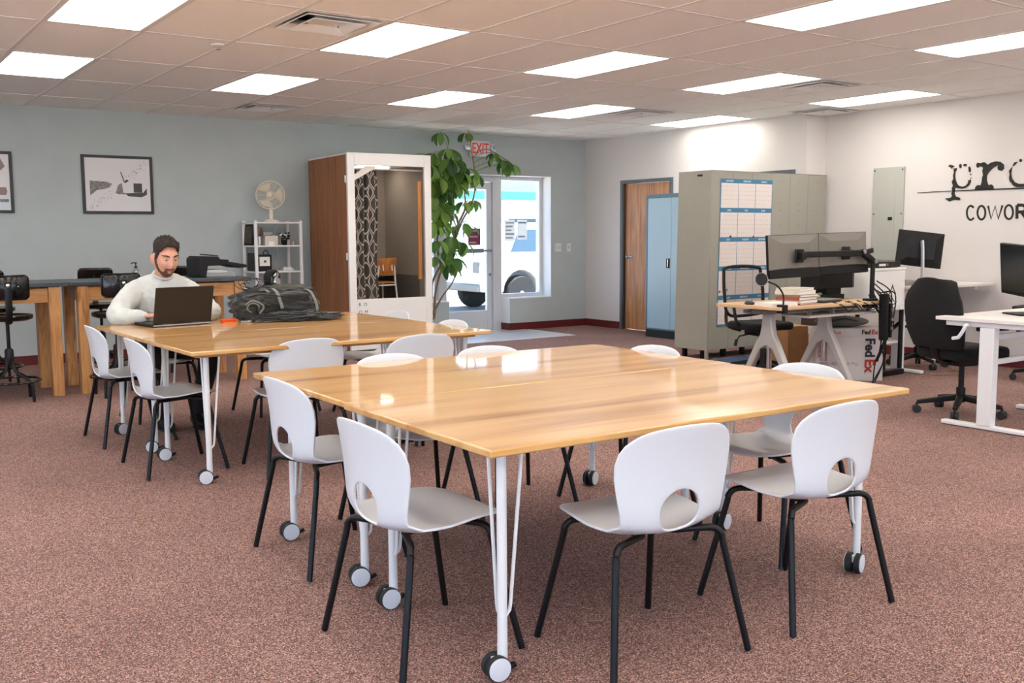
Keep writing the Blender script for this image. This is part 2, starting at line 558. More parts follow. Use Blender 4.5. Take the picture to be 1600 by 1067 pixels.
# ---------------------------------------------------------------- ceiling : plenum slab, tees, lay-in tiles
GX, GY, TX, TY = 1.888, 5.7145, .61, 1.2051
ceil = struct(MB().bx(X0 - .2, X2 + .3, Y0 - .2, YW + .27, HC + .14, HC + .24).build('ceiling', 'tile_ceiling', smooth=0))
LIGHTS = {(i, j) for i in (-1, 2, 5, 8, 11) for j in (0, 2)}
HIDDEN = {(i, j) for i in (-7, -4, -1, 2, 5, 8, 11) for j in (-2, -4, -6)} | {(-4, 0), (-4, 2), (-7, 0), (-7, 2)}
VENTS = {(1, 0): 0, (3, 3): .5, (9, 2): 0, (9, 0): 0, (12, 1): 0}
tile_me = None
def ctile(x0, x1, y0, y1):
    global tile_me
    if tile_me is None:
        q = MB().bx(0, 1, 0, 1, 0, .016).build('tile', 'tile_ceiling', ceil, smooth=0)
        tile_me = q.data
    else:
        q = bpy.data.objects.new('tile', tile_me)
        COL.objects.link(q)
        q.parent = ceil
    q.location = (x0, y0, HC)
    q.scale = (x1 - x0, y1 - y0, 1)
for i in range(-9, 13):
    for j in range(-8, 5):
        x0, x1, y0, y1 = GX + i * TX, GX + (i + 1) * TX, GY + j * TY, GY + (j + 1) * TY
        if y0 > YJ - .3 and i == 12:
            x1 = min(x1, X1 + .01)
        x0, x1, y0, y1 = max(x0, X0), min(x1, X2), max(y0, Y0), min(y1, YW)
        if x1 - x0 < .03 or y1 - y0 < .03 or (i, j) in LIGHTS or (i, j) in HIDDEN:
            continue
        if (i, j) in VENTS:
            o = VENTS[(i, j)] * TY
            if o:
                ctile(x0, x1, y0, y0 + o)
            else:
                ctile(x0, x1, y0 + TX, y1)
            continue
        if (i, j) == (11, 1):
            ctile(x0, 9.03, y0, y0 + TX)
            y0 += TX
        ctile(x0, x1, y0, y1)
for i in range(-9, 14):
    x = GX + i * TX
    if X0 <= x < X2:
        MB().bx(x - .012, x + .012, Y0, YW if x < X1 else YJ, HC - .004, HC + .03).build('grid_bar', 'tbar', ceil, smooth=0)
for j in range(-8, 5):
    y = GY + j * TY
    MB().bx(X0, X2 if y < YJ else X1, y - .012, y + .012, HC - .003, HC + .028).build('grid_bar', 'tbar', ceil, smooth=0)
for (i, j), o in VENTS.items():
    y = GY + j * TY + (o * TY if o else TX)
    MB().bx(GX + i * TX, min(GX + (i + 1) * TX, X2), y - .012, y + .012, HC - .003, HC + .028).build('grid_bar', 'tbar', ceil, smooth=0)
# light panels
def light_panel(i, j, label, group):
    t = thing('ceiling_light', label, 'ceiling light', (GX + (i + .5) * TX, GY + (j + .5) * TY, HC - .004), 0, group)
    a, b2 = TX / 2 - .012, TY / 2 - .012
    m_ = MB()
    m_.bx(-a, -a + .016, -b2, b2, 0, .05).bx(a - .016, a, -b2, b2, 0, .05).bx(-a + .016, a - .016, -b2, -b2 + .016, 0, .05).bx(-a + .016, a - .016, b2 - .016, b2, 0, .05)
    m_.build('frame', 'white_metal', t, smooth=0)
    MB().bx(-a + .012, a - .012, -b2 + .012, b2 - .012, .006, .02).build('diffuser', 'diffuser', t, smooth=0)
    MB().bx(-a, a, -b2, b2, .05, .06).build('housing', 'white_metal', t, smooth=0)
LG = 'recessed ceiling light panels'
LL = {(-1, 0): 'white light panel cut off by the top left edge of the picture', (-1, 2): 'white light panel cut off by the left edge, above the framed pictures',
      (2, 0): 'large white light panel beside the nearest square air vent', (2, 2): 'white light panel just in front of the vent above the blue wall',
      (5, 0): 'white light panel above the corner of blue and white walls, in the nearer row', (5, 2): 'white light panel above the plant and phone booth',
      (8, 0): 'white light panel touching the vent above the lockers', (8, 2): 'white light panel touching the vent nearest the entrance corner',
      (11, 0): 'rightmost white light panel, beside the wall with the sign', (11, 2): 'white light panel close to the white wall above the wooden door'}
for (i, j) in sorted(LIGHTS):
    light_panel(i, j, LL[(i, j)], LG)
for (i, j) in sorted(HIDDEN):
    light_panel(i, j, 'recessed light panel in the ceiling outside the picture', 'light panels outside the picture')
# square diffuser vents
def vent(i, y0, label):
    t = thing('ceiling_vent', label, 'air vent', (GX + (i + .5) * TX, y0 + TX / 2, HC - .002), 0, 'square ceiling vents')
    a = TX / 2 - .012
    def ring(mb, r0, z0, r1, z1):
        v = [(sx * r0, sy * r0, z0) for sx, sy in ((-1, -1), (1, -1), (1, 1), (-1, 1))] + [(sx * r1, sy * r1, z1) for sx, sy in ((-1, -1), (1, -1), (1, 1), (-1, 1))]
        mb._add(v, [(k, (k + 1) % 4, 4 + (k + 1) % 4, 4 + k) for k in range(4)])
    m_ = MB(); ring(m_, a, 0, a - .03, 0); ring(m_, a - .03, 0, a - .08, .05)
    m_.build('outer_flange', 'white_metal', t, smooth=0, solid=.003)
    m_ = MB(); ring(m_, .25, -.012, .19, .035)
    m_.build('louvre', 'white_metal', t, smooth=0, solid=.004)
    m_ = MB(); ring(m_, .18, -.018, .12, .02); m_.bx(-.12, .12, -.12, .12, .015, .02)
    m_.build('core', 'white_metal', t, smooth=0, solid=.004)
    for sx, sy in ((-1, -1), (1, -1), (1, 1), (-1, 1)):
        MB().bar((sx * .1, sy * .1, .01), (sx * .245, sy * .245, .03), .012, .012).build('bracket', 'steel', t, smooth=0)
    MB().bx(-a, a, -a, a, .07, .08).build('duct_back', 'dark_grey', t, smooth=0)
vent(1, GY, 'square air vent nearest the camera beside the large light panel')
vent(3, GY + 3 * TY + TY * .5, 'square air vent above the blue wall near the fan')
vent(9, GY + 2 * TY, 'square air vent nearest the entrance corner')
vent(9, GY, 'square air vent above the lockers')
vent(12 - .29, GY + TY, 'square air vent half hidden behind the rightmost light panel')
t = thing('ceiling_sprinkler', 'small round sprinkler on the ceiling above the framed picture', 'sprinkler', (GX + .92 * TX, GY + 1.14 * TY, HC))
MB().lathe([(.045, .0), (.045, -.006), (.03, -.014), (.012, -.016)], 18).build('escutcheon', 'white_metal', t)
MB().cyl((0, 0, -.012), (0, 0, -.035), .008).lathe([(.02, -.034), (.022, -.037), (.006, -.04)], 12).build('deflector', 'steel', t)

# ================================================================ THE FOUR BIG TABLES (two pairs pushed together)
def caster(parent, yaw):
    """stem at the part's origin, twin-wheel caster below"""
    c = MB().cyl((0, 0, .112), (0, 0, .06), .016, n=12).box((0, -.012, .055), (.02, .05, .03)).build('caster', 'white_metal', parent, bevel=.003, rot=(0, 0, yaw))
    for sx in (-1, 1):
        M_ = Matrix.Translation((sx * .017, -.022, .0385)) @ Matrix.Rotation(PI / 2 * sx, 4, 'Y')
        MB().lathe([(.032, -.012), (.0385, -.009), (.0385, .009), (.035, .013)], 28, M_).build('tyre', 'rubber', c)
        MB().lathe([(.0355, .011), (.0355, .0145), (.03, .0155)], 28, M_).build('wheel_disc', 'caster_white', c)
    MB().box((0, .03, .03), (.018, .03, .014), (.4, 0, 0)).build('brake_lever', 'black_plastic', c, bevel=.003)
    return c


TL = [0, 0]


def big_table(label, c, rz, size, yaws, insets=(.12, .13)):
    L, Wd = size
    t = thing('table', label, 'table', (c[0], c[1], 0), rz, 'wooden tables on casters')
    top = MB().bx(-L / 2, L / 2, -Wd / 2, Wd / 2, .712, .735).build('tabletop', 'table_wood', t, bevel=.005)
    MB().bx(-L / 2 + .06, L / 2 - .06, -Wd / 2 + .1, -Wd / 2 + .15, .69, .712).bx(-L / 2 + .06, L / 2 - .06, Wd / 2 - .15, Wd / 2 - .1, .69, .712).build('batten', 'table_edge', t, smooth=0)
    k = 0
    for sx in (-1, 1):
        for sy in (-1, 1):
            x, y = sx * (L / 2 - insets[0]), sy * (Wd / 2 - insets[1])
            lg = MB().cyl((0, 0, .1), (0, 0, .712), .0155, n=14).box((0, 0, .709), (.17, .17, .005)).build('leg', 'white_metal', t, loc=(x, y, 0))
            for dx, dy in ((-sx, 0), (0, -sy)):
                pts = [(dx * .075, dy * .075, .706), (dx * .03, dy * .03, .225), (dx * .026, dy * .026, .205), (dx * .014, dy * .014, .192)]
                MB().tube(pts, .0058, 8).build('brace_rod', 'white_metal', lg)
            cs = caster(t, 0)
            cs.location = (x, y, 0)
            cs.rotation_euler = (0, 0, yaws[k])
            k += 1
    return t


big_table('glossy wooden table nearest the camera, front half of the near square', (2.478, 2.728), R(-.9), (1.922, .97), (R(-98), R(-92), R(-70), R(-75)))
big_table('glossy wooden table forming the back half of the near square', (2.508, 3.702), R(-.9), (1.922, .97), (R(-105), R(-95), R(-60), R(-65)))
big_table('wooden table of the far square, front half with the empty top', (2.517, 5.652), R(1.2), (1.9, .98), (R(-105), R(-95), R(-80), R(-90)))
big_table('wooden table of the far square holding the laptop and backpack', (2.504, 6.638), R(1.2), (1.9, .98), (R(-110), R(-70), R(-80), R(-90)))

# ================================================================ WHITE SHELL CHAIRS
PROF = [(.225, .426), (.2, .441), (.12, .445), (.0, .432), (-.1, .421), (-.155, .422), (-.188, .438), (-.203, .47), (-.209, .53), (-.214, .6), (-.226, .68), (-.247, .767)]
_pp = spline([(0, y, z) for y, z in PROF], 6)
_cum = [0]
for _a, _b in zip(_pp[:-1], _pp[1:]):
    _cum.append(_cum[-1] + (_b - _a).length)
SLEN = _cum[-1]


def prof(s):
    s = max(0, min(SLEN, s))
    for i in range(len(_cum) - 1):
        if s <= _cum[i + 1]:
            f = (s - _cum[i]) / (_cum[i + 1] - _cum[i])
            p = _pp[i].lerp(_pp[i + 1], f)
            d = (_pp[i + 1] - _pp[i]).normalized()
            return p, Vector((0, -d.z, d.y)) * -1
    return _pp[-1], Vector((0, 0, 1))


def half_w(s):
    """half width of the shell outline along its length"""
    t = s / SLEN
    pts = [(0, .0), (.012, .1), (.04, .155), (.09, .19), (.2, .218), (.33, .222), (.45, .21), (.53, .2), (.6, .199), (.7, .213), (.78, .225), (.83, .228), (.88, .221), (.92, .203), (.955, .17), (.975, .138), (.99, .09), (.997, .05), (1, 0)]
    for i in range(len(pts) - 1):
        if t <= pts[i + 1][0]:
            (a, p1), (c, p2) = pts[i], pts[i + 1]
            f = (t - a) / (c - a)
            if i < 2 or i > len(pts) - 4:
                return p1 + (p2 - p1) * f
            m1 = (p2 - pts[i - 1][1]) / (c - pts[i - 1][0]) * (c - a)
            m2 = (pts[i + 2][1] - p1) / (pts[i + 2][0] - a) * (c - a)
            return (2 * f ** 3 - 3 * f * f + 1) * p1 + (f ** 3 - 2 * f * f + f) * m1 + (3 * f * f - 2 * f ** 3) * p2 + (f ** 3 - f * f) * m2
    return 0


def shell_pt(u, s):
    p, nrm = prof(s)
    t = s / SLEN
    k = .55 if t > .52 else .28 + .27 * max(0, (t - .35) / .17) if t > .35 else .28 * min(1, t / .2)
    return Vector((u, p.y, p.z)) - nrm * (-(u * u) * k * (1.7 if t > .5 else 1.2))


def chair_shell():
    S0 = SLEN * .638                    # centre of the opening where seat meets back
    n, rings = 96, 16
    out = []
    for i in range(n):                 # outline by shooting rays in (u, s)
        a = 2 * PI * i / n
        du, ds = math.sin(a) * .25, math.cos(a)
        lo, hi = 0, 1.2
        for _ in range(30):
            md = (lo + hi) / 2
            s_ = S0 + ds * md
            u_ = du * md * 1.6
            if 0 < s_ < SLEN and abs(u_) < half_w(s_):
                lo = md
            else:
                hi = md
        out.append((du * lo * 1.6, S0 + ds * lo))
    m_ = MB()
    vs, fs = [], []
    for r in range(rings + 1):
        f = (r / rings)
        for i in range(n):
            a = 2 * PI * i / n
            du, ds = math.sin(a) * .4, math.cos(a)
            q = 1 / math.hypot(du, ds)
            # opening : rounded half-moon
            hu, hs = .078 * math.sin(math.atan2(du * 2.2, ds)), S0 + (.07 if ds > 0 else .074) * math.cos(math.atan2(du * 2.2, ds))
            u_ = hu + (out[i][0] - hu) * f
            s_ = hs + (out[i][1] - hs) * f
            vs.append(shell_pt(u_, s_))
    for r in range(rings):
        for i in range(n):
            fs.append((r * n + i, r * n + (i + 1) % n, (r + 1) * n + (i + 1) % n, (r + 1) * n + i))
    m_._add(vs, fs)
    return m_


def make_chair():
    t = thing('shell_chair', 'x', 'chair', group='white plastic shell chairs')
    o = chair_shell().build('seat_shell', 'white_plastic', t, smooth=60, solid=.008, recalc=False, off=0)
    q = o.modifiers.new('bev', 'BEVEL'); q.width = .0025; q.segments = 2; q.limit_method = 'ANGLE'; q.angle_limit = R(50)
    for sx in (-1, 1):
        MB().tube(spline([(sx * .06, -.1, .401), (sx * .15, -.135, .401), (sx * .192, -.152, .398), (sx * .212, -.165, .378), (sx * .218, -.17, .34), (sx * .272, -.232, .004)], 5), .0115, 10).build('leg', 'black_metal', t)
        MB().tube(spline([(sx * .06, .08, .408), (sx * .13, .12, .412), (sx * .165, .135, .408), (sx * .183, .145, .385), (sx * .187, .15, .35), (sx * .238, .225, .004)], 5), .0115, 10).build('leg', 'black_metal', t)
    MB().tube([(-.07, -.11, .401), (-.06, 0, .405), (-.06, .1, .41)], .0105, 8).tube([(.07, -.11, .401), (.06, 0, .405), (.06, .1, .41)], .0105, 8).box((0, .02, .412), (.2, .12, .006)).build('under_frame', 'black_metal', t)
    return t


chair0 = make_chair()
CH = [  # x, y, facing direction in degrees (0 = +x, 90 = +y), label
    (1.575, 2.76, 0, 'white shell chair at the left side of the near table, closest to the camera'),
    (1.725, 3.785, 1, 'white shell chair at the left side of the near square, second from the camera'),
    (2.12, 2.33, 87, 'white shell chair in the middle foreground with its back to the camera'),
    (2.85, 2.3, 90, 'white shell chair at the near right corner, back to the camera'),
    (3.3, 2.77, 180, 'white shell chair on the right side of the near square, half under the tabletop'),
    (3.27, 3.7, 180, 'white shell chair behind the near square\'s right side, only its top edge above the wood'),
    (2.235, 3.99, -90, 'white shell chair pushed in at the far side of the near square, left one'),
    (2.79, 3.99, -90, 'white shell chair pushed in at the far side of the near square, right one'),
    (1.665, 5.79, 0, 'white shell chair at the left side of the far square, nearer one'),
    (1.665, 6.785, 0, 'white shell chair at the left side of the far square, by the wooden bar leg'),
    (2.24, 5.38, 91, 'white shell chair between the squares, left one with its back to us'),
    (2.87, 5.2, 90, 'white shell chair between the squares, right one with its back to us'),
    (3.28, 5.66, 180, 'white shell chair at the right end of the far square, before the glass door'),
    (3.4, 6.66, 180, 'white shell chair at the right end of the far square, against the phone booth'),
    (2.08, 7.44, -92, 'white shell chair the seated man is sitting on'),
    (2.86, 7.2, -88, 'empty white shell chair under the table below the backpack')]
for k, (x, y, a, lb) in enumerate(CH):
    if k == 0:
        chair0.location = (x, y, 0); chair0.rotation_euler = (0, 0, R(a - 90)); chair0['label'] = lb
    else:
        dup(chair0, (x, y, 0), R(a - 90), lb)

# ================================================================ BAR TABLES AND STOOLS ALONG THE BLUE WALL
mat('slab', (58, 66, 72), .35, var=.12, vscale=12)
def bar_table(x0, x1, label):
    t = thing('bar_table', label, 'bar table', ((x0 + x1) / 2, 9.32, 0), 0, 'dark-topped timber bar tables')
    h = (x1 - x0) / 2
    MB().bx(-h, h, -.36, .36, .922, .955).build('tabletop', 'slab', t, bevel=.004)
    for sx in (-1, 1):
        for y in (-.3, .27):
            x = sx * (h - .11)
            MB().bx(-.044, .044, -.044, .044, 0, .922).build('leg', 'pine', t, bevel=.004, loc=(x, y, 0))
    for y in (-.3, .27):
        MB().bx(-h + .155, h - .155, -.019, .019, .79, .91).build('apron', 'pine_x', t, bevel=.003, loc=(0, y, 0))
    for sx in (-1, 1):
        MB().bx(-.019, .019, -.25, .22, .79, .91).build('apron', 'pine', t, bevel=.003, loc=(sx * (h - .11), 0, 0))
    return t
bar_table(1.758, 3.335, 'timber bar table with dark top holding the printer, behind the man')
bar_table(.17, 1.752, 'timber bar table with dark top cut off by the left edge')

def make_stool():
    t = thing('drafting_stool', 'x', 'stool', group='black steel industrial stools')
    M_ = Matrix.Translation((0, 0, 0))
    MB().lathe([(.02, .66), (.16, .662), (.19, .675), (.195, .7), (.185, .708), (.15, .7), (.02, .697)], 28).build('seat', 'black_gloss', t)
    MB().cyl((0, 0, .3), (0, 0, .665), .014).lathe([(.03, .3), (.034, .31), (.034, .42), (.022, .435)], 14).build('screw_post', 'black_metal', t)
    for k in range(4):
        a = R(45 + 90 * k)
        c, s_ = math.cos(a), math.sin(a)
        MB().tube(spline([(c * .025, s_ * .025, .4), (c * .03, s_ * .03, .3), (c * .07, s_ * .07, .235), (c * .18, s_ * .18, .175), (c * .205, s_ * .205, .13), (c * .215, s_ * .215, .004)], 5), .0125, 8).build('leg', 'black_metal', t)
    MB().tube([(math.cos(2 * PI * k / 28) * .225, math.sin(2 * PI * k / 28) * .225, .17) for k in range(28)], .0095, 8, closed=True).build('foot_ring', 'black_gloss', t)
    # back strap and curved back pan, sitter faces +y so the back is at -y
    st = MB()
    st.tube(spline([(0, -.08, .65), (0, -.17, .652), (0, -.235, .7), (0, -.255, .82), (0, -.25, .98)], 6), .026, 8, flat=.35)
    st.build('back_strap', 'black_metal', t)
    def pan(u, v):
        zz_ = abs(v - .5) * 2 * .095
        q_ = (.15 + math.sqrt(max(0, .04 ** 2 - (zz_ - .055) ** 2)) if zz_ > .055 else .19) / .19
        a = (u - .5) * 1.9 * q_
        return Vector((math.sin(a) * .19, -.235 + (1 - math.cos(a)) * .13 - .012 * math.cos((v - .5) * PI), .84 + v * .19))
    b = MB().grid(pan, 15, 13).build('back_pan', 'black_gloss', t, smooth=60, solid=.006)
    edge = [pan(i / 14, 0) for i in range(15)] + [pan(1, j / 12) for j in range(1, 12)] + [pan(1 - i / 14, 1) for i in range(15)] + [pan(0, 1 - j / 12) for j in range(1, 12)]
    MB().tube(edge, .006, 6, closed=True).build('rolled_edge', 'black_gloss', b)
    bl = MB()
    bl.lathe([(.014, 0), (.014, .004), (.006, .008)], 12, Matrix.Translation((0, -.268, .955)) @ Matrix.Rotation(PI / 2, 4, 'X'))
    for sx in (-1, 1):
        bl.lathe([(.005, 0), (.004, .004)], 8, Matrix.Translation((sx * .075, -.237, .945)) @ Matrix.Rotation(PI / 2, 4, 'X'))
    bl.build('bolt', 'chrome', b)
    return t
st0 = make_stool()
ST = [(1.27, 8.93, 86, 'black steel stool at the left edge, its back strap facing us'),
      (2.07, 8.75, 92, 'black steel stool just left of the seated man, back to us'),
      (2.22, 9.95, -92, 'black steel stool behind the bar, its rim showing left of the man'),
      (1.3, 9.98, -85, 'black steel stool behind the left bar table at the left edge'),
      (2.98, 10.0, -90, 'black steel stool behind the bar beside the printer, right of the man\'s shoulder'),
      (1.0, 8.62, 75, 'black steel stool mostly outside the left edge')]
for k, (x, y, a, lb) in enumerate(ST):
    if k == 0:
        st0.location = (x, y, 0); st0.rotation_euler = (0, 0, R(a - 90)); st0['label'] = lb
    elif k < 5:
        dup(st0, (x, y, 0), R(a - 90), lb)

# ================================================================ PHONE BOOTH
bo = thing('phone_booth', 'white-fronted phone booth with walnut side against the blue wall', 'phone booth', (4.88, 10.09, 0), R(-3))
BW, BD, BH = 1.03, 1.18, 2.24
MB().bx(0, .05, .04, BD, .02, BH - .02).build('side_panel', 'booth_wood', bo, smooth=0)
MB().bx(BW - .05, BW, .04, BD, .02, BH - .02).build('side_panel', 'booth_wood', bo, smooth=0)
mat('felt', (148, 139, 130), .95, var=.1, vscale=60)
mat('felt_dark', (96, 90, 84), .95, var=.16, vscale=50)
MB().bx(.05, BW - .05, BD - .05, BD, .02, BH - .02).bx(.05, .065, .06, BD - .05, .1, BH - .1).bx(BW - .065, BW - .05, .06, BD - .05, .1, BH - .1).build('felt_lining', 'felt', bo, smooth=0)
MB().bx(.05, BW - .05, BD - .058, BD - .05, .06, .86).bx(BW - .075, BW - .065, .2, BD - .05, .06, .86).build('wainscot', 'felt_dark', bo, smooth=0)
MB().bx(0, BW, 0, BD, BH - .02, BH).bx(.05, BW - .05, .04, BD - .05, BH - .1, BH - .02).build('roof', 'white_paint', bo, smooth=0)
MB().bx(0, BW, .0, BD, 0, .05).build('plinth', 'dark_grey', bo, smooth=0)
dr = MB().bx(0, .085, 0, .04, .05, BH - .02).bx(BW - .085, BW, 0, .04, .05, BH - .02).bx(.085, BW - .085, 0, .04, BH - .135, BH - .02).bx(.085, BW - .085, 0, .04, .05, .62).build('door', 'white_paint', bo, bevel=.004)
MB().bx(.08, BW - .08, .016, .024, .61, BH - .13).build('pane', 'booth_glass', dr, smooth=0)
MB().bx(BW - .2, BW - .155, -.05, -.025, .83, 1.94).bx(BW - .19, BW - .165, -.03, .02, .9, .93).bx(BW - .19, BW - .165, -.03, .02, 1.84, 1.87).build('pull_handle', 'plywood', dr, bevel=.004)
for z in (.35, 1.1, 1.95):
    MB().cyl((-.008, .045, z - .04), (-.008, .045, z + .04), .008).build('hinge', 'white_metal', dr)
mat('ink', (40, 38, 36), .6)
text('R  O', .052, dr, 'ink', (.1, -.001, .545), (PI / 2, 0, 0), ext=.0005)
text('O  M', .052, dr, 'ink', (.1, -.001, .46), (PI / 2, 0, 0), ext=.0005)
MB().bx(.45, .95, BD - .35, BD - .06, .86, .885).build('ledge', 'white_paint', bo, smooth=0)
# curtain inside the booth: pleated cloth with a chain-link print
cm = bpy.data.materials.new('curtain_print'); cm.use_nodes = True
nt = cm.node_tree; b = nt.nodes['Principled BSDF']; b.inputs['Roughness'].default_value = .9
uvn = nt.nodes.new('ShaderNodeUVMap')
sep = nt.nodes.new('ShaderNodeSeparateXYZ'); nt.links.new(uvn.outputs[0], sep.inputs[0])
def mth(op, a, b2=None, c=None):
    n_ = nt.nodes.new('ShaderNodeMath'); n_.operation = op
    for k, q in enumerate((a, b2, c)):
        if q is None: continue
        if isinstance(q, (int, float)): n_.inputs[k].default_value = q
        else: nt.links.new(q, n_.inputs[k])
    return n_.outputs[0]
sx_ = mth('SINE', mth('MULTIPLY', sep.outputs[0], 2 * PI / .19)); sy_ = mth('SINE', mth('MULTIPLY', sep.outputs[1], 2 * PI / .25))
v1 = mth('ABSOLUTE', mth('ADD', sx_, sy_))
line = mth('LESS_THAN', mth('ABSOLUTE', mth('SUBTRACT', v1, .42)), .24)
mx = nt.nodes.new('ShaderNodeMixRGB'); nt.links.new(line, mx.inputs[0]); mx.inputs[1].default_value = lin((74, 70, 68)); mx.inputs[2].default_value = lin((206, 198, 190))
nt.links.new(mx.outputs[0], b.inputs['Base Color']); MATS['curtain_print'] = cm
cu = thing('curtain', 'grey and white patterned curtain hanging inside the phone booth', 'curtain', (4.88, 10.09, 0), R(-3))
m_ = MB()
N1 = 60
uvl = m_.bm.loops.layers.uv.new('UVMap')
cols = []
for i in range(N1 + 1):
    u = i / N1
    x = .09 + .3 * u
    y = .1 + .028 * math.sin(u * 2 * PI * 4.5)
    c_ = []
    for j in range(14):
        z = .12 + (2.06 - .12) * j / 13
        c_.append((m_.bm.verts.new((x + .01 * math.sin(j * .7), y + .006 * math.sin(j * .9 + u * 9), z)), u * .62, z))
    cols.append(c_)
for i in range(N1):
    for j in range(13):
        q = [cols[i][j], cols[i + 1][j], cols[i + 1][j + 1], cols[i][j + 1]]
        f = m_.bm.faces.new([p[0] for p in q])
        for lp, p in zip(f.loops, q):
            lp[uvl].uv = (p[1], p[2])
m_.build('cloth', cm, cu, smooth=60)
MB().cyl((.06, .1, 2.07), (.97, .1, 2.07), .009).build('curtain_rod', 'white_metal', cu)
MB().prism([(.085, 1.93), (.36, 2.08), (.36, 2.1), (.24, 2.1), (.085, 1.99)], .045, .06, FACE_Y).build('corner_brace', 'white_paint', cu, smooth=0)
# small chair with plywood back inside the booth
bc = thing('booth_stool', 'tall stool with plywood back and white legs inside the phone booth', 'stool', (5.5, 10.58, .05), R(4))
def bpan(u, v):
    a = (u - .5) * 1.1
    return Vector((math.sin(a) * .26, -.17 + (1 - math.cos(a)) * .2 - .03 * v, .81 + .21 * v))
MB().grid(bpan, 11, 5).build('backrest', 'plywood', bc, solid=.012, bevel=.02)
MB().prism(rrect(-.17, .17, -.15, .18, .06), .72, .736).build('seat', 'plywood', bc, bevel=.003)
for sx in (-1, 1):
    MB().tube(spline([(sx * .1, -.168, .95), (sx * .12, -.16, .8), (sx * .13, -.15, .72), (sx * .17, -.22, .0)], 4), .011, 8).build('leg', 'white_metal', bc)
    MB().tube([(sx * .13, .14, .72), (sx * .17, .2, .0)], .011, 8).build('leg', 'white_metal', bc)
    MB().box((sx * .06, -.19, .91), (.012, .006, .08), (-.12, 0, 0)).build('bracket', 'white_metal', bc)
MB().tube([(-.135, -.155, .7), (.135, -.155, .7)], .009, 8).tube([(-.15, -.19, .3), (.15, -.19, .3)], .009, 8).build('cross_bar', 'white_metal', bc)
MB().lathe([(.0, 0), (.22, 0), (.22, .02), (0, .02)], 24, Matrix.Translation((.6, .72, BH - .118)), close=False).build('ceiling_lamp', mat('booth_lamp', (255, 244, 228), .5, emit=4.5), bo)

# ================================================================ WHITE OPEN SHELF AND WHAT STANDS ON IT
sh = thing('shelf_unit', 'white open metal shelf against the blue wall beside the booth', 'shelf', (4.4, 11.1, 0))
for sx in (-.275, .265):
    for y in (-.19, .19):
        MB().bx(-.016, .016, -.016, .016, 0, 1.505).build('post', 'white_metal', sh, loc=(sx, y, 0), bevel=.003)
for z in (.33, .615, .93, 1.225, 1.49):
    MB().bx(-.29, .28, -.2, .2, z - .018, z).build('shelf_board', 'white_metal', sh, bevel=.003)
sz = (.93, 1.225, 1.49)
def on(x, y, z):
    return (4.4 + x, 11.1 + y, z)
# fan
fan = thing('desk_fan', 'cream desk fan on top of the white shelf', 'fan', on(-.01, 0, 1.49), R(-28))
mat('cream', (226, 216, 198), .45)
MB().lathe([(.085, 0), (.09, .012), (.08, .026), (.04, .036)], 24).build('base', 'cream', fan)
MB().tube(spline([(0, 0, .03), (0, .01, .12), (0, .03, .22)], 5), .024, 10).build('neck', 'cream', fan)
FM = Matrix.Translation((-.0, -.02, .31)) @ Matrix.Rotation(R(90 - 6), 4, 'X')
MB().lathe([(.03, -.13), (.05, -.125), (.055, -.06), (.04, -.05)], 18, FM).build('motor_housing', 'cream', fan)
g = MB()
for r in [.03 + .0125 * k for k in range(11)]:
    zz = .05 * math.sqrt(max(0, 1 - (r / .162) ** 2))
    g.tube([FM @ Vector((r * math.cos(2 * PI * k / 40), r * math.sin(2 * PI * k / 40), zz)) for k in range(40)], .0016, 4, closed=True)
for k in range(12):
    a = 2 * PI * k / 12
    for sg in (1, -1):
        g.tube([FM @ Vector((math.cos(a) * r, math.sin(a) * r, sg * .05 * math.sqrt(max(0, 1 - (r / .162) ** 2)))) for r in (.02, .06, .1, .14, .158, .162)], .0014, 4)
g.tube([FM @ Vector((.162 * math.cos(2 * PI * k / 48), .162 * math.sin(2 * PI * k / 48), 0)) for k in range(48)], .006, 8, closed=True)
g.lathe([(.03, .048), (.028, .056), (.01, .058)], 16, FM)
g.build('grille', 'cream', fan)
for k in range(3):
    def blade(u, v, k=k):
        a = 2 * PI * k / 3 + (u - .5) * 1.3 * (.5 + .5 * v)
        r = .03 + .115 * v
        return FM @ Vector((r * math.cos(a), r * math.sin(a), (u - .5) * .04))
    MB().grid(blade, 6, 6).build('blade', 'cream', fan, solid=.003)
# pen cup with pens
pc = thing('pen_cup', 'steel pen cup with red and black pens on the upper shelf', 'pen cup', on(-.2, -.1, 1.225))
MB().lathe([(.0, 0), (.034, 0), (.036, .1), (.033, .1), (.031, .006), (0, .006)], 18, close=False).build('cup', 'steel', pc)
for k, (dx, dy, tx, ty, m) in enumerate([(.01, 0, .035, .0, 'black_plastic'), (-.012, .008, -.01, .02, 'red'), (0, -.012, .02, -.02, 'red'), (-.005, .015, .05, .03, 'black_plastic')]):
    MB().cyl((dx, dy, .008), (dx + tx, dy + ty, .165 + .012 * k), .005, n=8).build('pen', m, pc)
t = thing('picture_frame', 'dark standing frame at the left end of the upper shelf', 'photo frame', on(-.245, .1, 1.225), R(-75))
MB().box((0, 0, .12), (.19, .012, .24), (-.1, 0, 0)).build('frame', 'black_plastic', t, bevel=.003)
MB().box((0, -.0075, .12), (.15, .004, .2), (-.1, 0, 0)).build('print', mat('dark_print', (70, 62, 50), .5, var=.5, vscale=20), t, smooth=0)
t = thing('tissue_box', 'pale boxes and tape stacked on the upper shelf', 'box', on(-.06, -.06, 1.225), R(4))
MB().bx(-.085, .075, -.06, .06, 0, .11).build('carton', mat('pale_box', (206, 196, 186), .7), t, bevel=.003)
MB().bx(-.05, .02, -.075, -.06, .0, .045).build('label_card', 'paper', t, smooth=0)
MB().bx(-.09, .02, -.03, .06, .112, .15).build('lid_box', mat('clear_box', (190, 188, 186), .2, trans=.4), t, bevel=.003)
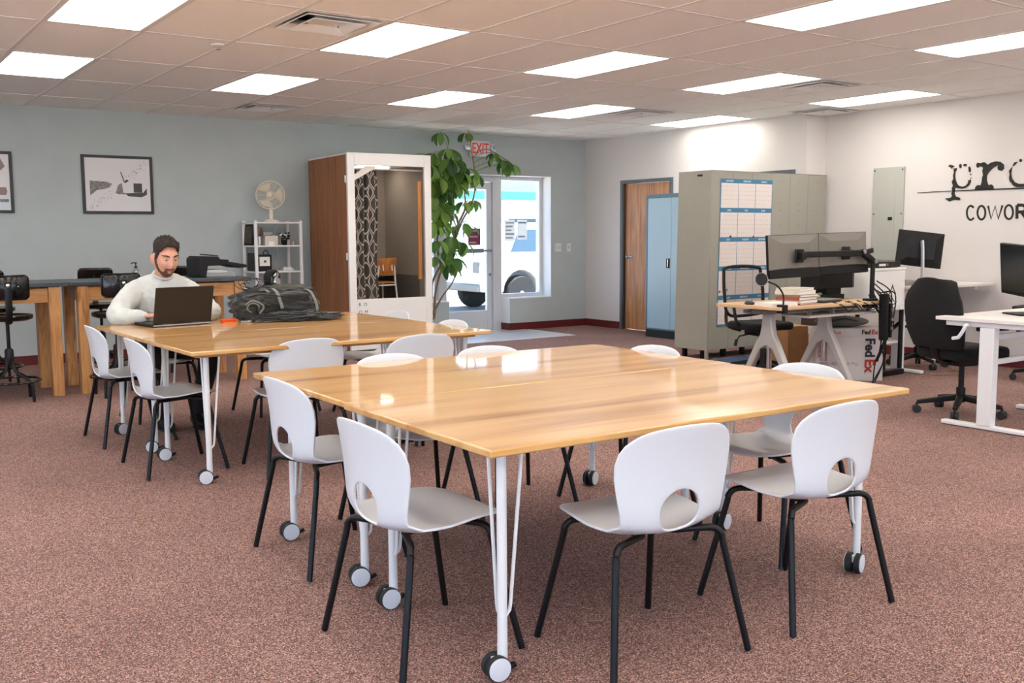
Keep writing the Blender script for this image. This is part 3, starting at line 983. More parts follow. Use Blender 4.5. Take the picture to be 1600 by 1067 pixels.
t = thing('desk_plant', 'small dark bouquet in a black pot on the upper shelf', 'plant', on(.12, -.05, 1.225))
MB().lathe([(.028, 0), (.038, .06), (.034, .06), (.026, .01)], 16).build('pot', 'black_plastic', t)
rr = random.Random(3)
m_ = MB(); m2 = MB()
for k in range(26):
    a, e_ = rr.random() * 2 * PI, rr.random()
    p = Vector((math.cos(a) * .065 * e_, math.sin(a) * .05 * e_, .07 + .07 * rr.random()))
    (m_ if k % 4 else m2).sph(p, (.016, .016, .013), 6, 5)
m_.build('foliage', mat('dark_leaf', (34, 32, 30), .6), t); m2.build('blossom', 'paper', t)
t = tag(MB().lathe([(.016, 0), (.018, .035), (.01, .045), (.01, .05)], 14).build('small_jar', mat('jar', (220, 222, 220), .1, trans=.6)), 'tiny clear jar at the right end of the upper shelf', 'jar')
t.location = on(.215, -.08, 1.225)
# label printer on the middle shelf
t = thing('label_printer', 'black label maker with white face on the middle shelf', 'label maker', on(-.14, -.05, .93), R(-5))
MB().bx(-.1, .08, -.07, .07, 0, .19).build('body', 'black_plastic', t, bevel=.012)
MB().bx(-.065, .055, -.078, -.069, .06, .165).build('face_plate', 'paper', t, bevel=.003)
MB().bx(-.015, .01, -.081, -.077, .1, .125).build('button', 'dark_grey', t, smooth=0)
MB().tube([(.03 + .03 * math.cos(a), 0, .19 + .05 * math.sin(a)) for a in [PI * k / 8 for k in range(9)]], .005, 6).build('cable_loop', 'black_plastic', t)
t = tag(MB().bx(-.06, .07, -.05, .05, 0, .022).bx(-.05, .05, -.04, .04, .022, .04).build('network_switch', 'white_plastic', bevel=.003), 'flat white network box on the middle shelf', 'router'); t.location = on(.16, 0, .93)
t = tag(MB().tube(spline([on(.1, .06, 1.49), on(.09, .17, 1.3), on(.13, .16, 1.1), on(.1, .165, .98), on(.15, .17, .7), on(.12, .18, .4), on(.14, .18, .03)], 6), .004, 6).build('power_cord', 'white_plastic'), 'white cord hanging down behind the white shelf', 'cord')
t = thing('reference_book', 'dark binder at the left of the middle shelf', 'binder', on(-.245, .02, .93))
MB().bx(-.018, .018, -.11, .11, 0, .21).build('cover', 'black_plastic', t, bevel=.002)
MB().bx(-.014, .019, -.105, .105, .004, .206).build('page_block', 'paper', t, smooth=0)

# ================================================================ ON THE BAR: printer, soap pump
pr_ = thing('printer', 'black inkjet printer with paper tray on the bar', 'printer', (3.08, 9.3, .955), R(3))
m_ = MB().prism([(-.18, .0), (-.18, .17), (-.15, .195), (.0, .19), (.02, .165), (.1, .16), (.1, .11), (-.1, .105), (-.12, 0)], -.17, .17, Matrix(((1, 0, 0, 0), (0, 0, 1, 0), (0, 1, 0, 0), (0, 0, 0, 1))))
m_.build('body', 'black_plastic', pr_, bevel=.006)
MB().bx(-.12, .15, -.15, .15, 0, .04).build('base_tray', mat('printer_grey', (150, 152, 154), .4), pr_, bevel=.004)
for z, x in ((.042, .1), (.055, .06)):
    MB().bx(-.1, x, -.12, .12, z, z + .012).build('paper_stack', 'paper', pr_, smooth=0)
MB().bx(-.1, .16, -.15, .15, .004, .012).build('output_paper', 'paper', pr_, smooth=0)
MB().prism([(.0, .165), (.06, .15), (.28, .11), (.29, .085), (.2, .08), (.1, .11)], -.15, .15, FACE_Y).build('control_panel', 'black_plastic', pr_, bevel=.006)
MB().box((.0, .06, .2), (.12, .16, .008), (0, .12, 0)).build('rear_tray', 'black_plastic', pr_, bevel=.002)
so = thing('soap_pump', 'clear pump bottle with black pump on the bar behind the man', 'pump bottle', (2.39, 9.3, .955))
MB().lathe([(.0, 0), (.033, 0), (.036, .01), (.036, .075), (.015, .09), (.012, .1)], 18).build('bottle', mat('clear', (225, 230, 228), .08, trans=.85), so)
MB().lathe([(.014, .098), (.014, .112), (.005, .114), (.005, .135), (.012, .138), (.012, .146)], 12).tube([(0, 0, .142), (-.03, -.01, .144), (-.045, -.014, .136)], .005, 6).build('pump', 'black_plastic', so)

# ================================================================ PICTURES, SIGN AND SWITCHES ON THE BLUE WALL
def pic(cx, label, pm):
    t = thing('framed_picture', label, 'picture', (cx, YW - .014, 1.89), 0, 'black-framed prints')
    a, h, f = .367, .312, .03
    MB().bx(-a, -a + f, -.012, .012, -h, h).bx(a - f, a, -.012, .012, -h, h).bx(-a + f, a - f, -.012, .012, -h, -h + f).bx(-a + f, a - f, -.012, .012, h - f, h).build('frame', mat('frame_black', (30, 36, 36), .45), t, bevel=.002)
    p = MB().bx(-a + f - .002, a - f + .002, -.002, .008, -h + f - .002, h - f + .002).build('print', pm, t, smooth=0)
    return t, p
mat('print_white', (216, 214, 216), .35)
mat('print_grey', (120, 118, 116), .4, var=.5, vscale=30)
mat('print_dark', (46, 45, 45), .4, var=.5, vscale=60)
t, p = pic(2.775, 'black-framed monochrome print of a steam shovel on the blue wall', 'print_white')
def flat(poly, m, par, d):
    MB().prism(poly, -.0022 - d, -.0014, Matrix(((1, 0, 0, 0), (0, 0, 1, 0), (0, 1, 0, 0), (0, 0, 0, 1)))).build('print_shape', m, par, smooth=0)
flat([(-.29, .04), (-.12, .03), (-.06, .01), (-.09, -.03), (-.16, -.05), (-.22, -.06), (-.29, -.12)], 'print_grey', p, .0002)
flat([(-.03, -.09), (0, .0), (.04, .02), (.05, -.08), (.1, -.1), (.0, -.1)], 'print_grey', p, .0002)
flat([(.16, .02), (.25, .02), (.25, -.08), (.16, -.08)], 'print_dark', p, .0003)
flat([(.07, -.09), (.26, -.08), (.3, -.03), (.3, -.1), (.24, -.13), (.1, -.12)], 'print_dark', p, .0004)
flat([(.025, .14), (.035, .14), (.07, .04), (.09, .06), (.11, .05), (.08, .02), (.06, .03)], 'print_dark', p, .0003)
rr = random.Random(5)
m_ = MB()
FY_ = Matrix(((1, 0, 0, 0), (0, 0, 1, 0), (0, 1, 0, 0), (0, 0, 0, 1)))
for k in range(170):
    q = rr.random()
    if k % 2:
        x, z = -.29 + .25 * q + rr.uniform(-.03, .03), -.25 + .19 * q + rr.uniform(-.04, .04)
    else:
        x, z = .09 + .2 * q + rr.uniform(-.03, .03), .05 + .18 * q + rr.uniform(-.035, .035)
    w_ = rr.uniform(.003, .012)
    x = max(-.33, min(.325, x)); z = max(-.275, min(.275, z))
    m_.prism([(x, z), (x + w_, z + w_ * .3), (x + w_ * .7, z + w_ * .8)], -.0027, -.0015, FY_)
m_.build('print_rubble', 'print_dark', p, smooth=0)['kind'] = 'stuff'
t, p = pic(1.378, 'black-framed print cut off by the left edge of the picture', 'print_white')
mat('print_blue', (150, 176, 198), .4); mat('print_brown', (138, 116, 110), .4); mat('print_pale', (205, 216, 226), .4)
flat([(-.33, .24), (.26, .24), (.3, .16), (.24, .1), (-.33, .1)], 'print_brown', p, .0002)
flat([(-.33, .1), (.24, .1), (.2, .0), (.2, -.04), (-.33, -.04)], 'print_blue', p, .0003)
flat([(-.33, -.05), (.3, -.05), (.31, -.09), (.3, -.13), (-.33, -.13)], 'print_brown', p, .0002)
flat([(-.33, -.14), (.33, -.14), (.33, -.27), (-.33, -.27)], 'print_pale', p, .0002)
flat([(.2, -.17), (.32, -.17), (.32, -.2), (.21, -.2)], 'print_grey', p, .0004)
text('Y', .05, p, 'print_grey', (.12, -.0032, -.235), (PI / 2, 0, 0), name='print_letter', ext=.0003)
ex = thing('exit_sign', 'white EXIT sign with two emergency lamps above the door', 'exit sign', (7.44, YW, 2.475))
MB().bx(-.155, .155, -.055, 0, -.105, .105).build('housing', 'white_plastic', ex, bevel=.006)
text('EXIT', .2, ex, mat('exit_red', (216, 52, 28), .5, emit=.12).name, (0, -.0565, -.06), (PI / 2, 0, 0), ext=.001, sx=.66, align='CENTER', bold=.003)
for sx in (-1, 1):
    HM = Matrix.Translation((sx * .2, -.06, .02)) @ Matrix.Rotation(R(78), 4, 'X') @ Matrix.Rotation(R(sx * 14), 4, 'Y')
    h_ = MB().lathe([(.03, -.05), (.05, -.02), (.052, .012), (.045, .014)], 18, HM).bar((sx * .14, -.04, .02), (sx * .19, -.045, .02), .02, .02).build('lamp_head', 'white_plastic', ex)
    MB().lathe([(.044, .012), (.03, .018), (.008, .02)], 18, HM).build('lens', mat('lens', (220, 222, 226), .1, metal=.6), h_)
for x0, x1, lb in ((8.735, 8.85, 'double light switch plate on the blue wall'), (8.95, 9.02, 'single light switch plate nearest the room corner')):
    t = thing('light_switch', lb, 'switch', ((x0 + x1) / 2, YW, 1.145), 0, 'switch plates')
    w_ = (x1 - x0) / 2
    MB().bx(-w_, w_, -.008, 0, -.06, .06).build('plate', 'white_plastic', t, bevel=.003)
    for c_ in ((-.027, .027) if w_ > .05 else (0,)):
        MB().box((c_, -.011, 0), (.016, .012, .036), (.15, 0, 0)).build('rocker', mat('switch_grey', (190, 192, 190), .4), t, bevel=.002)
# notices taped to the glass
def backlit(name, col):
    m = mat(name, col, .7)
    nt = m.node_tree
    tr = nt.nodes.new('ShaderNodeBsdfTranslucent'); tr.inputs[0].default_value = lin(col)
    ms = nt.nodes.new('ShaderNodeMixShader'); ms.inputs[0].default_value = .6
    nt.links.new(nt.nodes['Principled BSDF'].outputs[0], ms.inputs[1]); nt.links.new(tr.outputs[0], ms.inputs[2])
    nt.links.new(ms.outputs[0], nt.nodes['Material Output'].inputs[0])
    return m
backlit('thin_paper', (235, 235, 232))
def notice(x0, x1, z0, z1, label, m, lines, lm):
    t = thing('paper_notice', label, 'notice', ((x0 + x1) / 2, YG - .0075, z0), 0, 'notices on the entrance glass')
    w_, h_ = (x1 - x0) / 2, z1 - z0
    MB().bx(-w_, w_, -.0015, .0015, 0, h_).build('sheet', m, t, smooth=0)
    for k in range(lines):
        z = h_ * (.86 - k * .7 / max(1, lines - 1)) if lines > 1 else h_ * .8
        MB().bx(-w_ * .8, w_ * (.8 - .25 * (k % 3)), -.0025, -.0015, z - .012, z + .012).build('printed_line', lm, t, smooth=0)
notice(7.42, 7.62, 1.19, 1.42, 'dark red notice with white lines on the glass door', backlit('maroon', (150, 84, 104)), 3, 'thin_paper')
notice(8.03, 8.21, 1.24, 1.54, 'large white paper taped inside the right sidelight', 'thin_paper', 5, mat('pale_ink', (170, 180, 190), .6).name)
notice(8.25, 8.42, 1.26, 1.54, 'smaller white paper with blue heading on the right sidelight', 'thin_paper', 2, mat('blue_ink', (120, 150, 180), .6).name)

# ================================================================ UMBRELLA PLANT BESIDE THE BOOTH
pl = thing('umbrella_plant', 'tall leafy umbrella plant between the phone booth and the glass door', 'plant', (6.25, 10.92, 0))
PO = Vector((6.25, 10.92, 0))
mat('terracotta', (112, 40, 34), .5)
MB().lathe([(.11, 0), (.12, .01), (.155, .36), (.16, .38), (.145, .38), (.14, .33), (.0, .33)], 28, close=False).build('pot', 'terracotta', pl)
MB().lathe([(.14, .32), (.08, .335), (.02, .34)], 20).build('soil', mat('soil', (50, 38, 30), .95), pl)
mat('stem_brown', (136, 112, 88), .8, var=.15, vscale=30)
STEMS = [[(6.443, 10.92, 0.273), (6.467, 10.92, 0.582), (6.572, 10.93, 0.903), (6.742, 10.95, 1.226), (6.913, 10.97, 1.512), (7.093, 11.0, 1.761), (7.145, 11.0, 2.01), (7.114, 10.98, 2.197), (7.049, 10.95, 2.436), (7.009, 10.93, 2.643)], [(6.392, 10.88, 0.327), (6.513, 10.84, 0.543), (6.643, 10.8, 0.718), (6.699, 10.78, 0.864)], [(6.427, 10.95, 0.5), (6.467, 10.98, 0.742), (6.628, 11.02, 0.965), (6.784, 11.05, 1.184), (6.903, 11.05, 1.373), (6.913, 10.97, 1.512)], [(6.38, 10.9, 0.586), (6.34, 10.85, 1.071), (6.336, 10.8, 1.468), (6.416, 10.8, 1.864), (6.525, 10.82, 2.168), (6.634, 10.84, 2.41)], [(6.742, 10.95, 1.226), (6.811, 10.9, 1.47), (6.907, 10.88, 1.674), (6.9, 10.88, 1.877), (6.925, 10.9, 2.121)], [(6.572, 10.93, 0.903), (6.553, 11.0, 1.228), (6.617, 11.02, 1.553), (6.602, 11.05, 1.877)]]
for st in STEMS:
    p = [Vector(q) - PO for q in st]
    if p[0].z < .6:
        p = [Vector((p[0].x * .35, p[0].y * .35 , .33))] + p
    m_ = MB(); sp = spline(p, 4)
    m_.tube(sp, radii=[.017 - .011 * i / (len(sp) - 1) for i in range(len(sp))], n=7).build('stem', 'stem_brown', pl)
m_ = MB(); m_.tube(spline([Vector(q) - PO for q in ((7.085, 10.96, 2.33), (7.19, 10.92, 2.42), (7.292, 10.9, 2.43), (7.42, 10.88, 2.37), (7.6, 10.85, 2.27))], 4), .006, 6).build('stem', 'stem_brown', pl)
lm = mat('leaf', (72, 116, 46), .42, spec=.5)
nt = lm.node_tree
oi = nt.nodes.new('ShaderNodeObjectInfo'); rp = nt.nodes.new('ShaderNodeValToRGB')
rp.color_ramp.elements[0].color = lin((54, 98, 44)); rp.color_ramp.elements[1].color = lin((136, 172, 78))
nt.links.new(oi.outputs['Random'], rp.inputs[0]); nt.links.new(rp.outputs[0], nt.nodes['Principled BSDF'].inputs['Base Color'])
tr = nt.nodes.new('ShaderNodeBsdfTranslucent'); ms = nt.nodes.new('ShaderNodeMixShader'); ms.inputs[0].default_value = .45
nt.links.new(rp.outputs[0], tr.inputs[0]); nt.links.new(nt.nodes['Principled BSDF'].outputs[0], ms.inputs[1]); nt.links.new(tr.outputs[0], ms.inputs[2])
nt.links.new(ms.outputs[0], nt.nodes['Material Output'].inputs[0])
def leaf_blade(u, v):           # grows along +x, droops, folded on the midrib, with its stalk
    x = v
    w_ = .235 * math.sin(PI * min(1, v ** 1.15)) ** .7
    s_ = (u - .5) * 2
    return Vector((x * (1 - .12 * v), s_ * w_, -.34 * v * v + abs(s_) * w_ * .35))
leaf_me = None
rr = random.Random(21)
CLUSTERS = [(6.36, 10.8, 2.2, 6, 1.1), (6.6, 10.75, 2.28, 7, 1.1), (6.7, 10.8, 2.0, 7, 1.2), (6.45, 10.75, 2.05, 6, 1.2), (6.58, 10.8, 1.95, 6, 1.1), (6.82, 10.82, 2.12, 6, 1.1), (6.5, 10.78, 1.62, 6, 1.1), (6.36, 10.8, 1.86, 6, 1.1), (6.62, 10.8, 2.08, 7, 1.2), (6.531, 10.85, 2.611, 5, 0.8), (6.97, 10.93, 2.66, 5, 0.7), (6.226, 10.9, 2.334, 5, 0.7), (6.435, 10.85, 2.355, 6, 1), (6.634, 10.84, 2.41, 6, 1), (6.802, 10.9, 2.294, 6, 0.9), (6.525, 10.82, 2.168, 7, 1.1), (6.75, 10.88, 2.131, 8, 1.2), (6.936, 10.9, 2.186, 6, 1), (6.851, 10.86, 2.036, 6, 1), (7.166, 11.0, 2.117, 6, 0.9), (7.36, 10.9, 2.39, 5, 0.65), (7.389, 10.88, 2.356, 6, 0.75), (7.506, 10.86, 2.302, 6, 0.85), (7.59, 10.85, 2.255, 5, 0.9), (6.369, 10.78, 1.98, 7, 1.1), (6.54, 10.82, 1.907, 6, 1.1), (6.414, 10.8, 1.722, 7, 1.1), (6.624, 10.9, 1.752, 6, 1), (6.373, 10.8, 1.508, 6, 1), (6.533, 10.85, 1.509, 6, 1), (6.71, 10.95, 1.633, 4, 0.8), (6.901, 10.9, 1.756, 5, 0.8), (7.093, 11.0, 1.786, 5, 0.8), (6.888, 10.9, 1.487, 5, 0.9), (6.745, 10.95, 1.455, 4, 0.8), (7.008, 10.95, 1.455, 3, 0.9), (6.808, 10.9, 1.259, 5, 0.9), (6.651, 10.8, 1.324, 5, 1.1), (6.623, 10.85, 1.163, 5, 0.9), (6.892, 10.88, 1.242, 4, 1), (6.669, 10.82, 1.05, 5, 1.1), (6.606, 10.78, 0.971, 4, 1), (6.456, 10.82, 1.269, 5, 0.9), (6.414, 10.85, 1.07, 4, 0.8)]
m_ = MB()
for cx, cy, cz_, n_, sc in CLUSTERS:
    c = Vector((cx, cy, min(cz_, 2.63))) - PO
    a0 = rr.random() * 6.28
    for k in range(n_):
        if leaf_me is None:
            o = MB().grid(leaf_blade, 5, 8).build('leaf', 'leaf', pl, smooth=70)
            leaf_me = o.data
        else:
            o = bpy.data.objects.new('leaf', leaf_me); COL.objects.link(o); o.parent = pl
        a = a0 + 2 * PI * k / n_ + rr.uniform(-.25, .25)
        tilt = rr.uniform(.35, 1.15)
        ln = .225 * sc * rr.uniform(.8, 1.12)
        st_ = Vector((math.cos(a), math.sin(a), -.25)) * .03
        o.location = c + st_
        o.rotation_euler = (rr.uniform(-.3, .3), tilt, a)
        o.scale = (ln, ln, ln)
    # petiole to the nearest stem point
    best = min((Vector(q) - PO for st in STEMS for q in spline(st, 4)), key=lambda q: (q - c).length)
    if .03 < (best - c).length < .6:
        m_.tube(spline([best, (best + c) / 2 + Vector((0, 0, .03)), c], 4), .0035, 5)
m_.build('petioles', mat('petiole', (104, 120, 70), .6), pl)

# ================================================================ OUTSIDE THE ENTRANCE
mat('asphalt', (150, 148, 146), .9, var=.08, vscale=3)
mat('concrete', (205, 202, 196), .9, var=.05, vscale=4)
struct(MB().bx(-40, 70, 13.4, 90, -.25, -.12).build('street', 'asphalt', smooth=0))
struct(MB().bx(-40, 70, 11.66, 13.4, -.2, -.02).build('sidewalk', 'concrete', smooth=0))
struct(MB().bx(-40, 70, -40, Y0 - .21, -.25, -.05).bx(-40, X0 - .21, Y0 - .21, 11.66, -.25, -.05).build('forecourt', 'concrete', smooth=0))
struct(MB().bx(-4.3, 10.3, Y0 - .6, YW + .5, HC + .3, HC + .6).build('roof', 'concrete', smooth=0))  # unseen roof, its overhang sized to control how far direct sun reaches
bl = thing('building', 'low white building with teal eaves across the street', 'building', (16, 30, -.12))
mat('stucco', (196, 196, 194), .9); mat('teal', (66, 166, 162), .6); mat('winglass', (60, 80, 96), .1)
MB().bx(-14, 16, 0, 8, 0, 2.75).build('wall', 'stucco', bl, smooth=0)
MB().bx(-14.5, 16.5, -.5, 8.5, 2.72, 2.98).build('eaves', 'teal', bl, smooth=0)
for x in (-9, -4, 5.5, 9.5):
    f = MB().bx(x - .7, x + .7, -.06, 0, .95, 2.1).build('window', 'white_paint', bl, smooth=0)
    MB().bx(x - .62, x + .62, -.075, -.055, 1.02, 2.03).build('pane', 'winglass', f, smooth=0)
text('Y', .34, bl, 'maroon_ink' if 'maroon_ink' in MATS else mat('maroon_ink', (150, 50, 70), .6).name, (2.5, -.005, 2.0), (PI / 2, 0, 0), ext=.002)
hl = MB()
hl.grid(lambda u, v: Vector((-30 + 110 * u, 70 + 25 * v, -.2 + v * (9 + 4 * math.sin(u * 9) + 2 * math.sin(u * 23)))), 40, 6)
struct(hl.build('hillside', mat('hill', (74, 96, 84), .95, var=.2, vscale=.4)))
def tree(x, y, h, seed, label):
    t = thing('bare_tree', label, 'tree', (x, y, -.15), 0, 'bare trees across the street')
    rr = random.Random(seed); m_ = MB(); tk = MB()
    def grow(p, d, l, r, lev):
        q = p + d * l
        mid = (p + q) / 2 + Vector((rr.uniform(-.1, .1), rr.uniform(-.1, .1), 0)) * l
        (tk if lev == 0 else m_).tube([p, mid, q], radii=[r, r * .85, r * .7], n=5)
        if lev < 5:
            for k in range(3 if lev < 4 else 2):
                nd = (d + Vector((rr.uniform(-.8, .8), rr.uniform(-.8, .8), rr.uniform(-.15, .6)))).normalized()
                grow(q, nd, l * rr.uniform(.62, .8), r * .62, lev + 1)
    grow(Vector((0, 0, 0)), Vector((0, 0, 1)), h * .3, .13, 0)
    tk.build('trunk', mat('bark', (196, 186, 176), .9), t); m_.build('branches', 'bark', t)
tree(21.5, 33 + 6.5, 7.5, 4, 'bare pale tree above the eaves, seen in the right sidelight')
tree(26, 41, 7, 9, 'bare pale tree at the right behind the low white building')
tree(16.5, 40, 7, 12, 'bare pale tree behind the low white building, seen through the door')

def car(label, x, y, rz, paint, L=4.7):
    t = thing('parked_car', label, 'car', (x, y, -.12), rz, 'cars parked outside the entrance')
    prof_ = [(-L / 2, .42), (-L / 2 + .02, .85), (-L / 2 + .12, .98), (-L / 2 + 1.15, 1.08), (-L / 2 + 1.2, 1.1), (L / 2 - .15, 1.06), (L / 2, .9), (L / 2, .4)]
    for cx in (L / 2 - .95, -L / 2 + .95):
        prof_ += [(cx + .43 * math.cos(R(a)), .36 + .43 * math.sin(R(a))) for a in range(0, 181, 20)]
    MB().prism(prof_, -.9, .9, FACE_Y).build('body', paint, t, bevel=.05, seg=3)
    cab = MB()
    rows = [(-L / 2 + 1.1, L / 2 - .3, .86, 1.07), (-L / 2 + 1.75, L / 2 - .75, .7, 1.62), (-L / 2 + 1.95, L / 2 - .95, .62, 1.68)]
    vs = []
    for x0, x1, hw, z in rows:
        vs += [(x0, -hw, z), (x1, -hw, z), (x1, hw, z), (x0, hw, z)]
    fs = [(8, 9, 10, 11)] + [(r * 4 + k, r * 4 + (k + 1) % 4, r * 4 + 4 + (k + 1) % 4, r * 4 + 4 + k) for r in range(2) for k in range(4)]
    cab._add(vs, fs)
    cab.build('cabin', paint, t, bevel=.03)
    gl = MB()
    for sg in (-1, 1):
        for x0, x1, x2, x3 in ((-L / 2 + 1.55, -.15, -.15, -L / 2 + 1.98), (-.05, L / 2 - .7, L / 2 - .98, -.05)):
            def pt(x, z): return (x, sg * (.86 - (.16 * (z - 1.07) / .55) + .012), z)
            gl._add([pt(x0, 1.13), pt(x1, 1.13), pt(x2, 1.55), pt(x3, 1.55)], [(0, 1, 2, 3)])
    gl._add([(-L / 2 + 1.22, -.72, 1.14), (-L / 2 + 1.22, .72, 1.14), (-L / 2 + 1.68, .6, 1.56), (-L / 2 + 1.68, -.6, 1.56)], [(0, 1, 2, 3)])
    gl.build('windows', 'winglass', t, smooth=0, solid=.012)
    for cx in (L / 2 - .95, -L / 2 + .95):
        for sg in (-1, 1):
            M_ = Matrix.Translation((cx, sg * .78, .34)) @ Matrix.Rotation(-sg * PI / 2, 4, 'X')
            w_ = MB().lathe([(.2, -.1), (.33, -.1), (.35, -.06), (.35, .07), (.32, .1), (.22, .1)], 26, M_).build('wheel', 'rubber', t)
            MB().lathe([(.22, .06), (.2, .09), (.05, .1), (.04, .11)], 20, M_).build('rim', 'aluminium', w_)
    for sg in (-1, 1):
        MB().box((-L / 2 + .06, sg * .66, .8), (.12, .36, .16)).build('headlight', 'lens', t, bevel=.03)
        MB().box((L / 2 - .04, sg * .72, .85), (.1, .22, .22)).build('tail_light', 'mid_grey', t, bevel=.02)
    MB().box((-L / 2 + .01, 0, .62), (.06, 1.0, .2)).build('grille', 'dark_grey', t, bevel=.02)
    MB().box((-L / 2, 0, .45), (.14, 1.7, .14)).box((L / 2, 0, .47), (.14, 1.7, .14)).build('bumper', 'mid_grey', t, bevel=.03)
mat('car_white', (226, 228, 232), .25, coat=.6); mat('car_blue', (80, 100, 128), .3, metal=.4, coat=.6)
car('white car with a wheel arch filling the right sidelight', 12.42, 16.3, R(181), 'car_white')
car('blue-grey car seen through the lower glass of the door', 9.7, 20.3, R(-70), 'car_blue', 4.4)

# ================================================================ LOCKERS WITH CALENDARS, CABINET, PANEL, SIGN
def shear(o, k):
    for v in o.data.vertices:
        v.co.x += k * (v.co.z + o.location.z)
lk = thing('locker_bank', 'olive grey metal locker bank on short legs, its back hung with calendars', 'locker', (7.68, 7.38, 0))
SH = .019
LWD, LD, LZ0, LZ1 = 1.87, .48, .105, 1.985
shear(MB().bx(.012, LWD - .012, .012, LD - .012, LZ0, LZ1 - .01).build('carcass', 'olive_metal', lk, smooth=0), SH)
shear(MB().bx(0, .012, 0, LD, LZ0 - .005, LZ1).build('end_panel', 'olive_metal', lk, bevel=.002), SH)
shear(MB().bx(LWD - .012, LWD, 0, LD, LZ0 - .005, LZ1).build('end_panel', 'olive_metal', lk, bevel=.002), SH)
for k in range(6):
    a = .013 + k * (LWD - .026) / 6
    b2 = .013 + (k + 1) * (LWD - .026) / 6
    p = MB().bx(a + .0015, b2 - .0015, .0, .012, LZ0, LZ1 - .003).build('back_panel', 'olive_metal', lk, bevel=.0015); shear(p, SH)
    m_ = MB(); c = (a + b2) / 2
    for z in (.35, .62, .95, 1.28, 1.42, 1.58, 1.66, 1.9):
        for dx in (-.012, .012):
            m_.lathe([(.004, 0), (.003, .002)], 6, Matrix.Translation((c + dx + SH * z, -.0005, z)) @ Matrix.Rotation(PI / 2, 4, 'X'))
    m_.build('rivets', mat('rivet', (96, 92, 80), .5), lk)['kind'] = 'stuff'
m_ = MB()
for y in (.05, .24, .43):
    for z in (.16, .5, .85, 1.2, 1.5, 1.62, 1.9):
        m_.lathe([(.004, 0), (.003, .002)], 6, Matrix.Translation((-.0005 + SH * z, y, z)) @ Matrix.Rotation(-PI / 2, 4, 'Y'))
m_.build('rivets', 'rivet', lk)['kind'] = 'stuff'
MB().bx(0, LWD, 0, LD, LZ1, LZ1 + .004).build('top_panel', 'olive_metal', lk, loc=(SH * LZ1, 0, 0), smooth=0)
MB().bx(-.004, 0, .13, .2, 1.93, 1.95).build('vent_slot', 'black_plastic', lk, loc=(SH * 1.94, 0, 0), smooth=0)
for x in (.0, LWD - .03):
    MB().bx(x, x + .03, .0, .03, 0, LZ0).build('corner_post', 'olive_metal', lk, smooth=0)
for k in range(6):
    x = .1 + k * .305
    for y in (.13, .4):
        MB().bx(x - .022, x + .022, y, y + .04, 0, LZ0).build('foot', 'black_metal', lk, smooth=0)
cal = thing('wall_calendar', 'blue-edged sheet of fifteen monthly calendars on the locker back', 'calendar', (7.68, 7.378, 0))
CX0, CX1, CZ0, CZ1 = .135, .945, .345, 1.905
mat('cal_blue', (62, 122, 158), .6); mat('cal_page', (222, 212, 206), .7); mat('cal_dot', (176, 150, 140), .7); mat('white_ink', (236, 238, 240), .6)
shear(MB().bx(CX0, CX1, -.003, 0, CZ0, CZ1).build('backing', 'cal_blue', cal, smooth=0), SH)
MON = 'JANUARY FEBRUARY MARCH APRIL MAY JUNE JULY AUGUST SEPTEMBER OCTOBER NOVEMBER DECEMBER JANUARY FEBRUARY MARCH'.split()
cw, chh = (CX1 - CX0 - .012) / 3, (CZ1 - CZ0 - .02) / 5
for r in range(5):
    for c in range(3):
        x0, z1 = CX0 + .006 + c * cw, CZ1 - r * chh
        pg = MB().bx(x0 + .004, x0 + cw - .004, -.0045, -.003, z1 - chh + .004, z1 - .045).build('month_page', 'cal_page', cal, smooth=0); shear(pg, SH)
        m_ = MB()
        for q in range(5):
            for d in range(7):
                if (q == 0 and d < (r + c) % 4) or (q == 4 and d > 3):
                    continue
                xx, zz = x0 + .022 + d * (cw - .04) / 6.2, z1 - .082 - q * .046
                m_.bx(xx, xx + .007, -.0056, -.0044, zz, zz + .007)
        m_ = m_.build('date_marks', 'cal_dot', pg, smooth=0); m_['kind'] = 'stuff'; shear(m_, SH)
        text(MON[r * 3 + c], .026, cal, 'white_ink', (x0 + cw / 2 + SH * z1, -.0035, z1 - .031), (PI / 2, 0, 0), name='month_name', ext=.0004, align='CENTER')
for x, z, m in ((.16, .72, 'red'), (.215, .725, 'red'), (.66, 1.295, 'red'), (.9, 1.3, 'orange'), (.3, 1.3, 'dark_grey'), (.27, .735, 'teal')):
    MB().lathe([(.012, 0), (.012, .006), (.006, .01)], 10, Matrix.Translation((x + SH * z, -.005, z)) @ Matrix.Rotation(PI / 2, 4, 'X')).build('magnet', m, cal)
t = tag(MB().bx(7.74, 8.85, 7.02, 7.34, 0, .008).build('floor_mat', mat('mat_blue', (48, 78, 112), .95, bump=.3, bscale=300), bevel=.003), 'blue mat on the carpet along the foot of the lockers', 'mat')
